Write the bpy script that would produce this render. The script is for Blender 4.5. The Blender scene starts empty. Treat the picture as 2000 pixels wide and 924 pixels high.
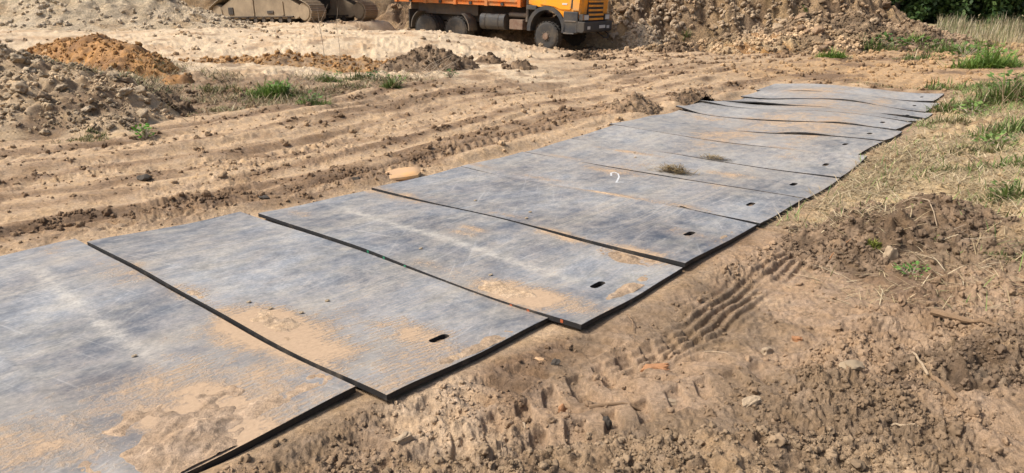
import bpy, bmesh, math, random
import numpy as np
from mathutils import Vector, Matrix

S = bpy.context.scene
C = S.collection
R = math.radians
rng = np.random.default_rng(7)
random.seed(7)

# ---------------------------------------------------------------- camera, sky, sun, exposure
CAM_H, PITCH, FPX = 1.62, R(18.5), 1370.0          # focal length in pixels of the 2000 px wide photograph
cam_data = bpy.data.cameras.new('camera')
cam_data.sensor_width = 36.0
cam_data.lens = 36.0 * FPX / 2000.0
cam_data.clip_start, cam_data.clip_end = 0.05, 2000.0
cam = bpy.data.objects.new('camera', cam_data)
cam.location = (0, 0, CAM_H)
cam.rotation_euler = (R(90) - PITCH, 0, 0)
C.objects.link(cam)
S.camera = cam

SUN_EL, SUN_AZ = R(51), R(-100)                      # azimuth from +Y (view direction), negative = left
world = bpy.data.worlds.new('World')
S.world = world
world.use_nodes = True
wn, wl = world.node_tree.nodes, world.node_tree.links
wn.clear()
sky = wn.new('ShaderNodeTexSky')
sky.sky_type = 'NISHITA'
sky.sun_disc = False
sky.sun_elevation = SUN_EL
sky.sun_rotation = SUN_AZ
sky.dust_density = 6.0
sky.air_density = 1.0
bg = wn.new('ShaderNodeBackground')
bg.inputs['Strength'].default_value = 0.115
wo = wn.new('ShaderNodeOutputWorld')
wl.new(sky.outputs[0], bg.inputs[0])
wl.new(bg.outputs[0], wo.inputs[0])

sun_data = bpy.data.lights.new('sun', 'SUN')
sun_data.energy = 3.1
sun_data.angle = R(8)
sun_data.color = (1.0, 0.96, 0.89)
sun = bpy.data.objects.new('sun', sun_data)
sdir = Vector((math.sin(SUN_AZ) * math.cos(SUN_EL), math.cos(SUN_AZ) * math.cos(SUN_EL), math.sin(SUN_EL)))
sun.rotation_euler = sdir.to_track_quat('Z', 'Y').to_euler()
sun.location = (0, 0, 30)
C.objects.link(sun)

S.view_settings.view_transform = 'Standard'
S.view_settings.look = 'None'
S.view_settings.gamma = 1.0
S.view_settings.exposure = 0.53
S.view_settings.use_curve_mapping = False
S.cycles.max_bounces = 5
S.cycles.diffuse_bounces = 3

# ---------------------------------------------------------------- noise in numpy
_pr = np.random.RandomState(3)
_P = _pr.permutation(256).astype(np.int32)
_ang = _pr.rand(256) * 2 * np.pi
_GX, _GY = np.cos(_ang).astype(np.float32), np.sin(_ang).astype(np.float32)
_JX, _JY, _JV = _pr.rand(256).astype(np.float32), _pr.rand(256).astype(np.float32), _pr.rand(256).astype(np.float32)

def _h(ix, iy):
    return _P[(_P[ix & 255] + iy) & 255]

def perlin(x, y, seed=0.0):
    x = np.asarray(x, np.float64) + seed * 13.71 + 900.3
    y = np.asarray(y, np.float64) - seed * 7.37 + 700.7
    ix, iy = np.floor(x).astype(np.int32), np.floor(y).astype(np.int32)
    fx, fy = (x - ix).astype(np.float32), (y - iy).astype(np.float32)
    u = fx * fx * fx * (fx * (fx * 6 - 15) + 10)
    v = fy * fy * fy * (fy * (fy * 6 - 15) + 10)
    def g(a, b, dx, dy):
        k = _h(a, b)
        return _GX[k] * dx + _GY[k] * dy
    n00 = g(ix, iy, fx, fy); n10 = g(ix + 1, iy, fx - 1, fy)
    n01 = g(ix, iy + 1, fx, fy - 1); n11 = g(ix + 1, iy + 1, fx - 1, fy - 1)
    a = n00 + u * (n10 - n00)
    b = n01 + u * (n11 - n01)
    return (a + v * (b - a)) * 1.5

def fbm(x, y, octv=4, seed=0.0, gain=0.5):
    r = 0.0; a = 1.0; f = 1.0
    for i in range(octv):
        r = r + a * perlin(x * f, y * f, seed + i * 3.1)
        a *= gain; f *= 2.03
    return r

def worley(x, y, seed=0.0):
    """F1 distance and a random value of the nearest cell"""
    x = np.asarray(x, np.float64) + seed * 11.3 + 500.0
    y = np.asarray(y, np.float64) + seed * 5.7 + 500.0
    ix, iy = np.floor(x).astype(np.int32), np.floor(y).astype(np.int32)
    best = np.full(x.shape, 9.0, np.float32); val = np.zeros(x.shape, np.float32)
    for a in (-1, 0, 1):
        for b in (-1, 0, 1):
            k = _h(ix + a, iy + b)
            dx = (ix + a + _JX[k] - x).astype(np.float32); dy = (iy + b + _JY[k] - y).astype(np.float32)
            d = dx * dx + dy * dy
            m = d < best
            best = np.where(m, d, best); val = np.where(m, _JV[k], val)
    return np.sqrt(best), val

def sst(a, b, x):
    t = np.clip((np.asarray(x, np.float64) - a) / (b - a), 0, 1)
    return t * t * (3 - 2 * t)

def clods(x, y, f, seed):
    """rounded lumps of soil, 0..1"""
    xx = x * f + 0.35 * perlin(x * f * 1.7, y * f * 1.7, seed + 4)
    yy = y * f + 0.35 * perlin(x * f * 1.7, y * f * 1.7, seed + 9)
    d, v = worley(xx, yy, seed)
    return np.clip(1 - d * d * 1.9, 0, 1) * (0.25 + 0.75 * v * v)

# ---------------------------------------------------------------- the strip of mats: its frame on the ground
DX, DY = 0.640, 0.768            # along the strip, away from the camera
NX, NY = 0.768, -0.640           # across the strip, to its right
HOLES = np.array([(-0.34, 3.21), (0.50, 3.88), (1.28, 4.78), (2.02, 5.65), (2.60, 6.32), (3.22, 7.07), (3.79, 7.90),
                  (4.48, 8.72), (4.98, 9.43), (5.57, 10.22), (6.23, 11.08), (6.80, 11.93), (7.37, 12.77)])
HS = HOLES @ np.array([DX, DY])
HC = HOLES @ np.array([NX, NY])
MATW, HOLE_IN = 3.10, 0.27
S_NEAR, S_FAR = 0.36, 15.05

def strip(x, y):
    return x * DX + y * DY, x * NX + y * NY

def right_edge(s):
    return np.interp(s, np.concatenate([[0.4, 1.5], HS]), np.concatenate([[-2.52, -2.50], HC])) + HOLE_IN

def undul(s, c):
    A = 0.020 + 0.045 * sst(5.5, 10.5, s)
    return A * perlin(s * 0.42 + 2.3, c * 0.22, 5) + 0.010 * perlin(s * 0.8, c * 0.9, 8) + 0.05 * sst(8.5, 11.5, s) * np.sin((s - 8.6) * 1.05) + 0.035 * sst(6.5, 9.5, s) * np.sin(c * 2.1 + s * 0.7) + 0.012 * (1 - sst(5, 7, s)) * np.sin(c * 2.0 - s * 1.1)

def base(x, y):
    """large shapes of the ground: the sand platform, the hollow of the truck, the rise to the wood"""
    w = perlin(x * 0.22, y * 0.22, 31) * 1.6
    ridge = 0.70 * sst(14.0, 23.5, y + w) * (1 - sst(-3.6, 3.4, x + w * 0.3)) * (1 - sst(25.0, 28.5, y) * sst(-6.8, -5.2, x))
    low = -0.16 * sst(24, 27, y) * sst(-6.0, -2.0, x) * (1 - sst(6, 12, x))
    rise = 0.55 * sst(24, 60, y) * sst(4, 16, x)
    lip = 0.16 * sst(11.5, 14.5, y) * (1 - sst(15, 18, y)) * (1 - sst(-2.0, 1.5, x))
    hum = 0.10 * fbm(x * 0.25, y * 0.25, 2, 41) * sst(6, 14, np.hypot(x, y))
    z = ridge + low + rise + lip + hum
    # levelled standing places of the truck and of the excavator
    for ox, oy, ang, a0, a1, hw, z0, sl in ((1.88, 28.08, 31, -1.5, 7.2, 1.6, -0.13, 0.0349), (-9.93, 33.32, 33, -3.4, 3.4, 2.3, 0.735, -0.0175)):
        ca, sa = math.cos(R(ang)), math.sin(R(ang))
        a = -((x - ox) * ca - (y - oy) * sa); l = (x - ox) * sa + (y - oy) * ca
        m = sst(a0 - 1.2, a0, a) * (1 - sst(a1, a1 + 1.2, a)) * (1 - sst(hw, hw + 0.9, np.abs(l)))
        z = z * (1 - m) + (z0 + sl * a) * m
    return z

def matmask(x, y, grow=0.0):
    s, c = strip(x, y)
    cr = right_edge(s)
    e = np.minimum(np.minimum(cr + grow - c, c - (cr - MATW - grow)), np.minimum(s - S_NEAR + grow, S_FAR + grow - s))
    return e

def G(x, y, detail=True):
    x = np.asarray(x, np.float64); y = np.asarray(y, np.float64)
    s, c = strip(x, y)
    cr = right_edge(s); cl = cr - MATW
    e = matmask(x, y)
    ins = sst(-0.22, 0.02, e)                        # 1 under the mats
    near = sst(-1.6, 0.2, e)
    z = base(x, y) * (1 - sst(-3.0, 0.0, e)) + undul(s, c) * near
    tl = cl - c                                      # metres to the left of the strip
    tr = c - cr                                      # metres to the right of it
    left = sst(0.0, 0.25, tl)
    right = sst(0.0, 0.25, tr)
    r = np.hypot(x, y)
    road = left * (1 - sst(5.6, 7.2, tl + 0.5 * perlin(s * 0.3, tl * 0.3, 2))) + sst(15.0, 15.6, s) * (1 - sst(21, 24, s)) * (1 - left) * sst(-8, -3, -tr)
    road = np.clip(road, 0, 1)
    wt = tl + 0.45 * perlin(s * 0.16, tl * 0.25, 12) + 0.06 * perlin(s * 0.7, tl * 0.9, 13) + 0.010 * (s - 7) ** 2
    wt2 = tl - 0.10 * s + 0.3 * perlin(s * 0.2, tl * 0.3, 15)
    rut = perlin(wt * 1.15, s * 0.05, 21) * 0.08 + perlin(wt * 2.9, s * 0.07, 22) * 0.050 + perlin(wt * 6.5, s * 0.10, 23) * 0.034 + perlin(wt2 * 2.3, s * 0.06, 35) * 0.040 + perlin(wt2 * 5.5, s * 0.12, 36) * 0.024 + perlin(wt * 14, s * 0.22, 26) * 0.022 * sst(-0.1, 0.3, perlin(wt * 0.8, s * 0.2, 29))
    z = z + road * rut * (0.75 + 0.5 * perlin(s * 0.4, wt * 0.4, 24)) * sst(0.0, 0.5, tl + 3 * sst(15, 16, s))
    z = z + left * 0.075 * np.exp(-((tl - 0.22) / 0.16) ** 2) * (0.5 + 0.9 * perlin(s * 0.9, 3.3, 25)) * (1 - ins)
    # right side: a wheel track beside the mats, then churned soil rising to the bank
    z = z + right * (0.13 * sst(0.5, 2.4, tr + 0.4 * perlin(s * 0.6, tr * 0.6, 27)) + 0.10 * sst(3.0, 6.0, s) * sst(0.1, 1.6, tr))
    z = z + right * 0.06 * sst(0.9, 1.6, tr) * fbm(x * 1.1, y * 1.1, 3, 28)
    z = z - 0.035 * right * np.exp(-((tr - 0.48) / 0.25) ** 2) * (1 - sst(4.6, 6, s))
    z = z + 0.065 * sst(-0.02, 0.06, tr) * np.exp(-((s - 0.62) / 0.34) ** 2 - ((tr - 0.06) / 0.16) ** 2)
    for hx, hy, hh in ((-0.36, 3.185, 0.016), (0.475, 3.85, 0.027), (1.255, 4.75, 0.026), (2.0, 5.62, 0.018), (3.20, 7.05, 0.02)):
        z = z + hh * np.exp(-(((x - hx) ** 2 + (y - hy) ** 2) / 0.045 ** 2) ** 1.5)
    if not detail:
        return z - 0.004 * ins
    rough = (1 - ins) * (0.35 + 0.65 * sst(0.05, 0.5, np.maximum(tl, tr)))
    z = z + rough * (1 - 0.55 * road) * 0.022 * fbm(x * 3.1, y * 3.1, 3, 50)
    for tc, hw in ((0.95, 0.20), (2.75, 0.22), (4.3, 0.2)):
        b = wt - tc - 0.25 * perlin(s * 0.12, tc, 33)
        m = road * left * (1 - sst(hw * 0.75, hw, np.abs(b))) * sst(-0.25, 0.15, perlin(s * 0.35, tc * 3, 34))
        lg = sst(0.18, 0.32, np.abs((((s + np.abs(b) * 0.6 + np.where(b > 0, 0.07, 0)) / 0.15) % 1) - 0.5))
        z = z - m * (0.012 + 0.022 * lg)
    # tyre ribs pressed in along the right edge of the mats
    ribband = right * np.exp(-((tr - 0.42 - 0.05 * perlin(s * 0.7, 0.2, 3)) / 0.15) ** 4) * sst(2.2, 2.9, s) * (1 - sst(5.2, 6.0, s))
    z = z + ribband * 0.016 * np.tanh(2.5 * np.sin((tr + 0.020 * perlin(s * 2.2, tr * 3, 6)) * 2 * np.pi / 0.062)) * sst(-0.9, 0.1, perlin(s * 1.7, tr * 2.5, 16))
    # lug prints of a tractor tyre crossing the lower right
    for (ax, ay, bx, by, hw, seed) in ((-0.62, 2.12, 1.00, 3.52, 0.22, 1), (-0.05, 2.32, 1.25, 3.05, 0.20, 2)):
        L = math.hypot(bx - ax, by - ay); ux, uy = (bx - ax) / L, (by - ay) / L
        a = (x - ax) * ux + (y - ay) * uy
        b = (x - ax) * -uy + (y - ay) * ux + 0.03 * perlin(a * 2, 0.5, seed)
        m = sst(-0.05, 0.15, a) * (1 - sst(L - 0.2, L, a)) * (1 - sst(hw * 0.8, hw * 1.05, np.abs(b))) * right
        ph = (a + np.abs(b) * 0.55 + np.where(b > 0, 0.09, 0.0) + 0.02 * perlin(a * 6, b * 6, seed)) / 0.17
        lug = sst(0.20, 0.32, np.abs((ph % 1.0) - 0.5)) * sst(0.02, 0.05, np.abs(b))
        z = z - m * (0.004 + 0.040 * lug) * (0.75 + 0.5 * perlin(a * 2.2, b * 5, seed + 2)) + 0.012 * m
        rough = rough * (1 - 0.6 * m)
    rough = rough * (1 - 0.6 * ribband)
    soft = sst(0.15, 0.6, fbm(x * 0.9 + 3, y * 0.9, 2, 60) + 0.35)   # churned or smooth patches
    fine = rough * (0.35 + 0.85 * soft) * (1 - 0.35 * road) * (1 + 0.15 * right)
    z = z + fine * 0.017 * fbm(x * 9, y * 9, 3, 51, 0.6)
    rr = r < 9.0
    if rr.any():
        xs, ys, fs = x[rr], y[rr], fine[rr]
        dz = 0.040 * clods(xs, ys, 10, 71) * sst(-0.1, 0.4, perlin(xs * 1.3, ys * 1.3, 75)) + 0.024 * clods(xs, ys, 21, 72) + 0.012 * clods(xs, ys, 44, 73)
        dz = dz + 0.010 * fbm(xs * 38, ys * 38, 3, 52, 0.65)
        z[rr] = z[rr] + fs * dz
    far = sst(7, 9, r) * fine
    z = z + far * (1 - 0.65 * road) * (1 - 0.15 * sst(13, 15, y) * (1 - sst(0, 3, x))) * (0.07 * np.maximum(0, fbm(x * 2.6, y * 2.6, 3, 53, 0.6)) + 0.022 * fbm(x * 8, y * 8, 3, 54, 0.65))
    return z - 0.006 * ins

# ---------------------------------------------------------------- mesh helpers
def mesh_obj(name, verts, faces, mat=None, parent=None, col=None, smooth=False):
    """faces: an (n,3) or (n,4) int array, or a list of lists"""
    me = bpy.data.meshes.new(name)
    verts = np.asarray(verts, np.float32)
    if isinstance(faces, np.ndarray):
        k = faces.shape[1]
        me.vertices.add(len(verts)); me.vertices.foreach_set('co', verts.ravel())
        me.loops.add(faces.size); me.loops.foreach_set('vertex_index', faces.astype(np.int32).ravel())
        me.polygons.add(len(faces)); me.polygons.foreach_set('loop_start', np.arange(0, faces.size, k, dtype=np.int32))
        me.update(calc_edges=True)
    else:
        me.from_pydata(verts.tolist(), [], faces)
    if col is not None:
        a = me.attributes.new('Col', 'FLOAT_COLOR', 'POINT')
        cc = np.ones((len(verts), 4), np.float32); cc[:, :3] = col
        a.data.foreach_set('color', cc.ravel())
    if smooth:
        me.polygons.foreach_set('use_smooth', np.ones(len(me.polygons), bool))
    me.validate()
    if mat: me.materials.append(mat)
    o = bpy.data.objects.new(name, me)
    C.objects.link(o)
    if parent: o.parent = parent
    return o

def tag(o, label=None, cat=None, group=None, kind=None):
    if label: o['label'] = label
    if cat: o['category'] = cat
    if group: o['group'] = group
    if kind: o['kind'] = kind
    return o

def empty(name, loc=(0, 0, 0), rz=0.0):
    o = bpy.data.objects.new(name, None)
    o.location = loc; o.rotation_euler = (0, 0, rz)
    o.empty_display_size = 0.1
    C.objects.link(o)
    return o

def copy_child(o, parent, mw):
    c = o.copy(); C.objects.link(c); c.parent = parent; c.matrix_local = mw
    return c

# ---------------------------------------------------------------- materials
def new_mat(name):
    m = bpy.data.materials.new(name); m.use_nodes = True
    nt = m.node_tree
    return m, nt, nt.nodes, nt.links, nt.nodes['Principled BSDF']

def add(nt, t, **kw):
    n = nt.nodes.new(t)
    for k, v in kw.items(): setattr(n, k, v)
    return n

def noise(nt, vec, scale, detail=5, rough=0.6, dim='3D'):
    n = add(nt, 'ShaderNodeTexNoise', noise_dimensions=dim)
    n.inputs['Scale'].default_value = scale; n.inputs['Detail'].default_value = detail; n.inputs['Roughness'].default_value = rough
    if vec is not None: nt.links.new(vec, n.inputs['Vector'])
    return n

def ramp(nt, fac, a, b, lo=0.0, hi=1.0):
    n = add(nt, 'ShaderNodeMapRange')
    n.inputs['From Min'].default_value = a; n.inputs['From Max'].default_value = b
    n.inputs['To Min'].default_value = lo; n.inputs['To Max'].default_value = hi
    nt.links.new(fac, n.inputs['Value'])
    return n.outputs[0]

def mixc(nt, fac, a, b, mode='MIX'):
    n = add(nt, 'ShaderNodeMix', data_type='RGBA', blend_type=mode)
    for sock, v in ((n.inputs[0], fac), (n.inputs[6], a), (n.inputs[7], b)):
        if isinstance(v, (int, float)): sock.default_value = v
        elif isinstance(v, tuple): sock.default_value = (*v, 1)
        else: nt.links.new(v, sock)
    return n.outputs[2]

def math_n(nt, op, a, b=0.5, clamp=False):
    n = add(nt, 'ShaderNodeMath', operation=op); n.use_clamp = clamp
    for sock, v in ((n.inputs[0], a), (n.inputs[1], b)):
        if isinstance(v, (int, float)): sock.default_value = v
        else: nt.links.new(v, sock)
    return n.outputs[0]

def bump(nt, h, dist, strength=1.0, prev=None):
    n = add(nt, 'ShaderNodeBump')
    n.inputs['Distance'].default_value = dist; n.inputs['Strength'].default_value = strength
    nt.links.new(h, n.inputs['Height'])
    if prev is not None: nt.links.new(prev, n.inputs['Normal'])
    return n.outputs[0]

def soil_material(name, s1=38, s2=160, b1=0.012, b2=0.004, var=0.35):
    m, nt, N, L, p = new_mat(name)
    at_ = add(nt, 'ShaderNodeAttribute', attribute_name='Col')
    geo = add(nt, 'ShaderNodeNewGeometry')
    pos = geo.outputs['Position']
    n1 = noise(nt, pos, s1, 6, 0.7)
    n2 = noise(nt, pos, s2, 3, 0.6)
    n3 = noise(nt, pos, s1 * 0.22, 4, 0.6)
    v = math_n(nt, 'MULTIPLY', ramp(nt, n1.outputs[0], 0.3, 0.7, 1 - var, 1 + var), ramp(nt, n3.outputs[0], 0.3, 0.7, 0.88, 1.12))
    v = math_n(nt, 'MULTIPLY', v, ramp(nt, n2.outputs[0], 0.3, 0.7, 0.86, 1.14))
    hsv = add(nt, 'ShaderNodeHueSaturation')
    L.new(at_.outputs['Color'], hsv.inputs['Color']); L.new(v, hsv.inputs['Value'])
    L.new(ramp(nt, n3.outputs[1], 0.3, 0.7, 0.85, 1.1), hsv.inputs['Saturation'])
    L.new(hsv.outputs[0], p.inputs['Base Color'])
    p.inputs['Roughness'].default_value = 0.95
    p.inputs['Specular IOR Level'].default_value = 0.12
    b = bump(nt, n1.outputs[0], b1)
    b = bump(nt, n2.outputs[0], b2, 1.0, b)
    L.new(b, p.inputs['Normal'])
    return m

M_SOIL = soil_material('soil')
M_SOIL_FAR = soil_material('soil_far', 7, 30, 0.14, 0.05, 0.34)
M_CLOD = soil_material('clod', 55, 200, 0.010, 0.003, 0.3)

def plain(name, col, rough=0.6, var=0.15, scale=8, metal=0.0, dirt=None, dirt_amt=0.5, spec=0.4, bumpd=0.0):
    m, nt, N, L, p = new_mat(name)
    tc = add(nt, 'ShaderNodeTexCoord')
    n1 = noise(nt, tc.outputs['Object'], scale, 6, 0.65)
    c = mixc(nt, n1.outputs[0], tuple(x * (1 - var) for x in col), tuple(min(1, x * (1 + var)) for x in col))
    if dirt:
        n2 = noise(nt, tc.outputs['Object'], scale * 0.45, 7, 0.7)
        c = mixc(nt, ramp(nt, n2.outputs[0], 0.62 - 0.35 * dirt_amt, 0.72 - 0.1 * dirt_amt, 0, 0.9), c, dirt)
        L.new(ramp(nt, n2.outputs[0], 0.4, 0.6, rough, min(1, rough + 0.3)), p.inputs['Roughness'])
    else:
        p.inputs['Roughness'].default_value = rough
    L.new(c, p.inputs['Base Color'])
    p.inputs['Metallic'].default_value = metal
    p.inputs['Specular IOR Level'].default_value = spec
    if bumpd: L.new(bump(nt, n1.outputs[0], bumpd), p.inputs['Normal'])
    return m

DUST = (0.40, 0.31, 0.21)
M_ORANGE = plain('orange_paint', (0.88, 0.33, 0.014), 0.45, 0.06, 3, dirt=(0.46, 0.27, 0.11), dirt_amt=0.45)
M_ORANGE_BED = plain('orange_bed_paint', (0.60, 0.15, 0.015), 0.55, 0.12, 4, dirt=(0.38, 0.22, 0.10), dirt_amt=0.55)
M_PLASTIC = plain('dark_plastic', (0.030, 0.032, 0.036), 0.6, 0.2, 5, dirt=(0.10, 0.085, 0.065), dirt_amt=0.6)
M_RUBBER = plain('tyre_rubber', (0.038, 0.036, 0.034), 0.85, 0.25, 7, dirt=(0.11, 0.088, 0.064), dirt_amt=0.5)
M_STEEL = plain('dusty_steel', (0.10, 0.095, 0.088), 0.6, 0.25, 6, dirt=(0.22, 0.17, 0.12), dirt_amt=0.6, metal=0.3)
M_RUST = plain('rusty_hub', (0.15, 0.085, 0.055), 0.8, 0.3, 9, dirt=(0.25, 0.19, 0.14), dirt_amt=0.7)
M_SANDY = plain('sand_caked_steel', (0.23, 0.175, 0.115), 0.9, 0.25, 3, dirt=(0.36, 0.28, 0.185), dirt_amt=0.6)
M_SHOE = plain('track_shoe_steel', (0.27, 0.215, 0.15), 0.8, 0.2, 7, dirt=(0.36, 0.285, 0.195), dirt_amt=0.8, metal=0.1)
M_DARKSTEEL = plain('dark_greasy_steel', (0.035, 0.03, 0.026), 0.6, 0.3, 4, dirt=(0.12, 0.095, 0.07), dirt_amt=0.5)
M_LAMP = plain('headlamp_glass', (0.55, 0.55, 0.53), 0.15, 0.1, 30)
M_PLATE = plain('plate_white', (0.55, 0.55, 0.53), 0.5, 0.08, 20)
M_GLASS = plain('cab_glass', (0.02, 0.025, 0.03), 0.05, 0.1, 2)
M_YELLOW = plain('machine_yellow', (0.55, 0.33, 0.03), 0.5, 0.1, 3, dirt=DUST, dirt_amt=0.4)
M_WOOD = plain('weathered_wood', (0.20, 0.13, 0.075), 0.9, 0.4, 22, bumpd=0.01)
M_PALEWOOD = plain('bleached_wood', (0.33, 0.25, 0.165), 0.9, 0.25, 30, bumpd=0.006)
M_REDWOOD = plain('fresh_wood_chip', (0.30, 0.15, 0.07), 0.85, 0.4, 40, bumpd=0.006)
M_TWIG = plain('bare_twig', (0.34, 0.28, 0.21), 0.9, 0.25, 12)
M_BARK = plain('dark_bark', (0.06, 0.05, 0.04), 0.95, 0.3, 10)
M_BEIGE = plain('beige_clay', (0.42, 0.27, 0.15), 0.75, 0.12, 9, dirt=(0.55, 0.30, 0.11), dirt_amt=0.35, bumpd=0.004)
M_CHALK = plain('chalk', (0.46, 0.47, 0.47), 0.9, 0.15, 60)
M_GREEN = plain('green_mark', (0.02, 0.17, 0.09), 0.7, 0.1, 40)
M_REDMARK = plain('orange_mark', (0.34, 0.085, 0.03), 0.7, 0.1, 40)

def leaf_material(name, trans=0.25):
    m, nt, N, L, p = new_mat(name)
    a = add(nt, 'ShaderNodeAttribute', attribute_name='Col')
    L.new(a.outputs['Color'], p.inputs['Base Color'])
    p.inputs['Roughness'].default_value = 0.65
    p.inputs['Specular IOR Level'].default_value = 0.25
    t = add(nt, 'ShaderNodeBsdfTranslucent')
    L.new(a.outputs['Color'], t.inputs['Color'])
    mx = add(nt, 'ShaderNodeMixShader'); mx.inputs[0].default_value = trans
    L.new(p.outputs[0], mx.inputs[1]); L.new(t.outputs[0], mx.inputs[2])
    L.new(mx.outputs[0], nt.nodes['Material Output'].inputs['Surface'])
    return m
M_BLADE = leaf_material('grass_blade')
M_STRAW = leaf_material('straw_blade', 0.12)
M_LEAF = leaf_material('tree_leaf', 0.2)

def mat_material():
    """dusty black polyethylene: worn streaks along the strip, sand by the baked sand amount"""
    m, nt, N, L, p = new_mat('mat_polyethylene')
    uv = add(nt, 'ShaderNodeAttribute', attribute_name='muv').outputs['Vector']
    sand = add(nt, 'ShaderNodeAttribute', attribute_name='sand').outputs['Fac']
    wear = add(nt, 'ShaderNodeAttribute', attribute_name='wear').outputs['Fac']
    lane = add(nt, 'ShaderNodeAttribute', attribute_name='lane').outputs['Fac']
    def scaled(sx, sy):
        mp = add(nt, 'ShaderNodeMapping'); mp.inputs['Scale'].default_value = (sx, sy, 1.0)
        L.new(uv, mp.inputs['Vector']); return mp.outputs[0]
    def turned(ang, sx, sy):
        mp = add(nt, 'ShaderNodeMapping'); mp.inputs['Rotation'].default_value = (0, 0, ang)
        L.new(uv, mp.inputs['Vector'])
        m2 = add(nt, 'ShaderNodeMapping'); m2.inputs['Scale'].default_value = (sx, sy, 1.0)
        L.new(mp.outputs[0], m2.inputs['Vector']); return m2.outputs[0]
    big = noise(nt, scaled(0.9, 0.7), 1.0, 3, 0.5)
    mid = noise(nt, turned(0.2, 2.4, 1.1), 1.0, 5, 0.6)
    streak = noise(nt, scaled(11, 0.9), 1.0, 6, 0.62)         # drawn out along the driving direction
    mott = noise(nt, scaled(5, 4), 1.0, 8, 0.70)
    fine = noise(nt, scaled(60, 45), 1.0, 5, 0.7)
    scr = noise(nt, scaled(34, 1.6), 1.0, 5, 0.7)
    blotch = noise(nt, scaled(13, 9), 1.0, 6, 0.75)
    scuffs = []
    for ang, sx, sy, lo, hi in ((0.12, 44, 1.4, 0.60, 0.70), (-0.16, 34, 1.1, 0.60, 0.71), (1.35, 38, 1.1, 0.60, 0.71), (-0.6, 30, 1.3, 0.62, 0.72)):
        q = noise(nt, turned(ang, sx, sy), 1.0, 4, 0.6)
        scuffs.append(ramp(nt, q.outputs[0], lo, hi))
    sc_all = scuffs[0]
    for q in scuffs[1:]: sc_all = math_n(nt, 'MAXIMUM', sc_all, q)
    # grey polish level
    g = math_n(nt, 'ADD', ramp(nt, big.outputs[0], 0.36, 0.64, 0.0, 0.70), ramp(nt, mid.outputs[0], 0.32, 0.68, 0.0, 0.40))
    g = math_n(nt, 'ADD', g, math_n(nt, 'MULTIPLY', streak.outputs[0], 0.34))
    g = math_n(nt, 'ADD', g, math_n(nt, 'MULTIPLY', scr.outputs[0], 0.16))
    g = math_n(nt, 'ADD', g, math_n(nt, 'MULTIPLY', mott.outputs[0], 0.50))
    g = ramp(nt, g, 0.55, 1.50)
    c = mixc(nt, g, (0.050, 0.059, 0.076), (0.240, 0.254, 0.272))
    warmf = noise(nt, turned(0.08, 4.5, 2.2), 1.0, 7, 0.72)
    c = mixc(nt, ramp(nt, warmf.outputs[0], 0.44, 0.66, 0.0, 0.62), c, (0.305, 0.280, 0.232))
    dk = noise(nt, turned(-0.3, 6.5, 3.6), 1.0, 7, 0.72)
    c = mixc(nt, ramp(nt, dk.outputs[0], 0.50, 0.66, 0.0, 0.45), c, (0.075, 0.083, 0.098))
    # scuffs and a pale dry film
    c = mixc(nt, math_n(nt, 'MULTIPLY', sc_all, ramp(nt, mid.outputs[0], 0.35, 0.65, 0.20, 0.60)), c, (0.36, 0.36, 0.35))
    film = math_n(nt, 'ADD', ramp(nt, blotch.outputs[0], 0.45, 0.78, 0, 0.40), math_n(nt, 'MULTIPLY', wear, ramp(nt, blotch.outputs[0], 0.35, 0.6, 0.45, 0.95)), True)
    c = mixc(nt, math_n(nt, 'MULTIPLY', film, 0.7), c, (0.40, 0.375, 0.33))
    tl_ = noise(nt, scaled(75, 0.7), 1.0, 3, 0.55)
    c = mixc(nt, math_n(nt, 'MULTIPLY', lane, ramp(nt, tl_.outputs[0], 0.46, 0.58, 0.0, 0.5)), c, (0.36, 0.315, 0.25))
    vv = math_n(nt, 'MULTIPLY', ramp(nt, fine.outputs[0], 0.3, 0.7, 0.78, 1.22), ramp(nt, blotch.outputs[0], 0.32, 0.68, 0.80, 1.20))
    hs_ = add(nt, 'ShaderNodeHueSaturation'); L.new(c, hs_.inputs['Color']); L.new(vv, hs_.inputs['Value']); c = hs_.outputs[0]
    # sand: the baked amount against ragged noise drawn out along the wheels' way
    rag = math_n(nt, 'ADD', math_n(nt, 'MULTIPLY', mott.outputs[0], 0.60), math_n(nt, 'MULTIPLY', scr.outputs[0], 0.16))
    rag = math_n(nt, 'ADD', rag, math_n(nt, 'MULTIPLY', blotch.outputs[0], 0.45))
    rag = math_n(nt, 'ADD', rag, math_n(nt, 'MULTIPLY', fine.outputs[0], 0.40))
    rag = math_n(nt, 'ADD', rag, -0.805)
    wv = add(nt, 'ShaderNodeTexWave', wave_type='BANDS', bands_direction='X')
    wv.inputs['Scale'].default_value = 6.5; wv.inputs['Distortion'].default_value = 6.0; wv.inputs['Detail'].default_value = 3.0
    wv.inputs['Detail Scale'].default_value = 1.3
    L.new(turned(0.12, 1.6, 0.25), wv.inputs['Vector'])
    sv = math_n(nt, 'ADD', sand, math_n(nt, 'MULTIPLY', rag, 2.4))
    sv = math_n(nt, 'ADD', sv, math_n(nt, 'MULTIPLY', math_n(nt, 'SUBTRACT', wv.outputs[0], 0.5), ramp(nt, big.outputs[0], 0.42, 0.56, 0.02, 0.20)))
    sm = ramp(nt, sv, 0.30, 0.72)
    sfilm = ramp(nt, sv, -0.20, 0.60, 0.0, 0.42)               # thin brown film around it
    sandc = mixc(nt, fine.outputs[0], (0.27, 0.185, 0.115), (0.47, 0.34, 0.225))
    c = mixc(nt, sfilm, c, (0.38, 0.30, 0.225))
    c = mixc(nt, sm, c, sandc)
    L.new(c, p.inputs['Base Color'])
    ro = math_n(nt, 'ADD', ramp(nt, g, 0.0, 1.0, 0.40, 0.58), math_n(nt, 'MULTIPLY', sm, 0.5), True)
    L.new(ro, p.inputs['Roughness'])
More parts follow.
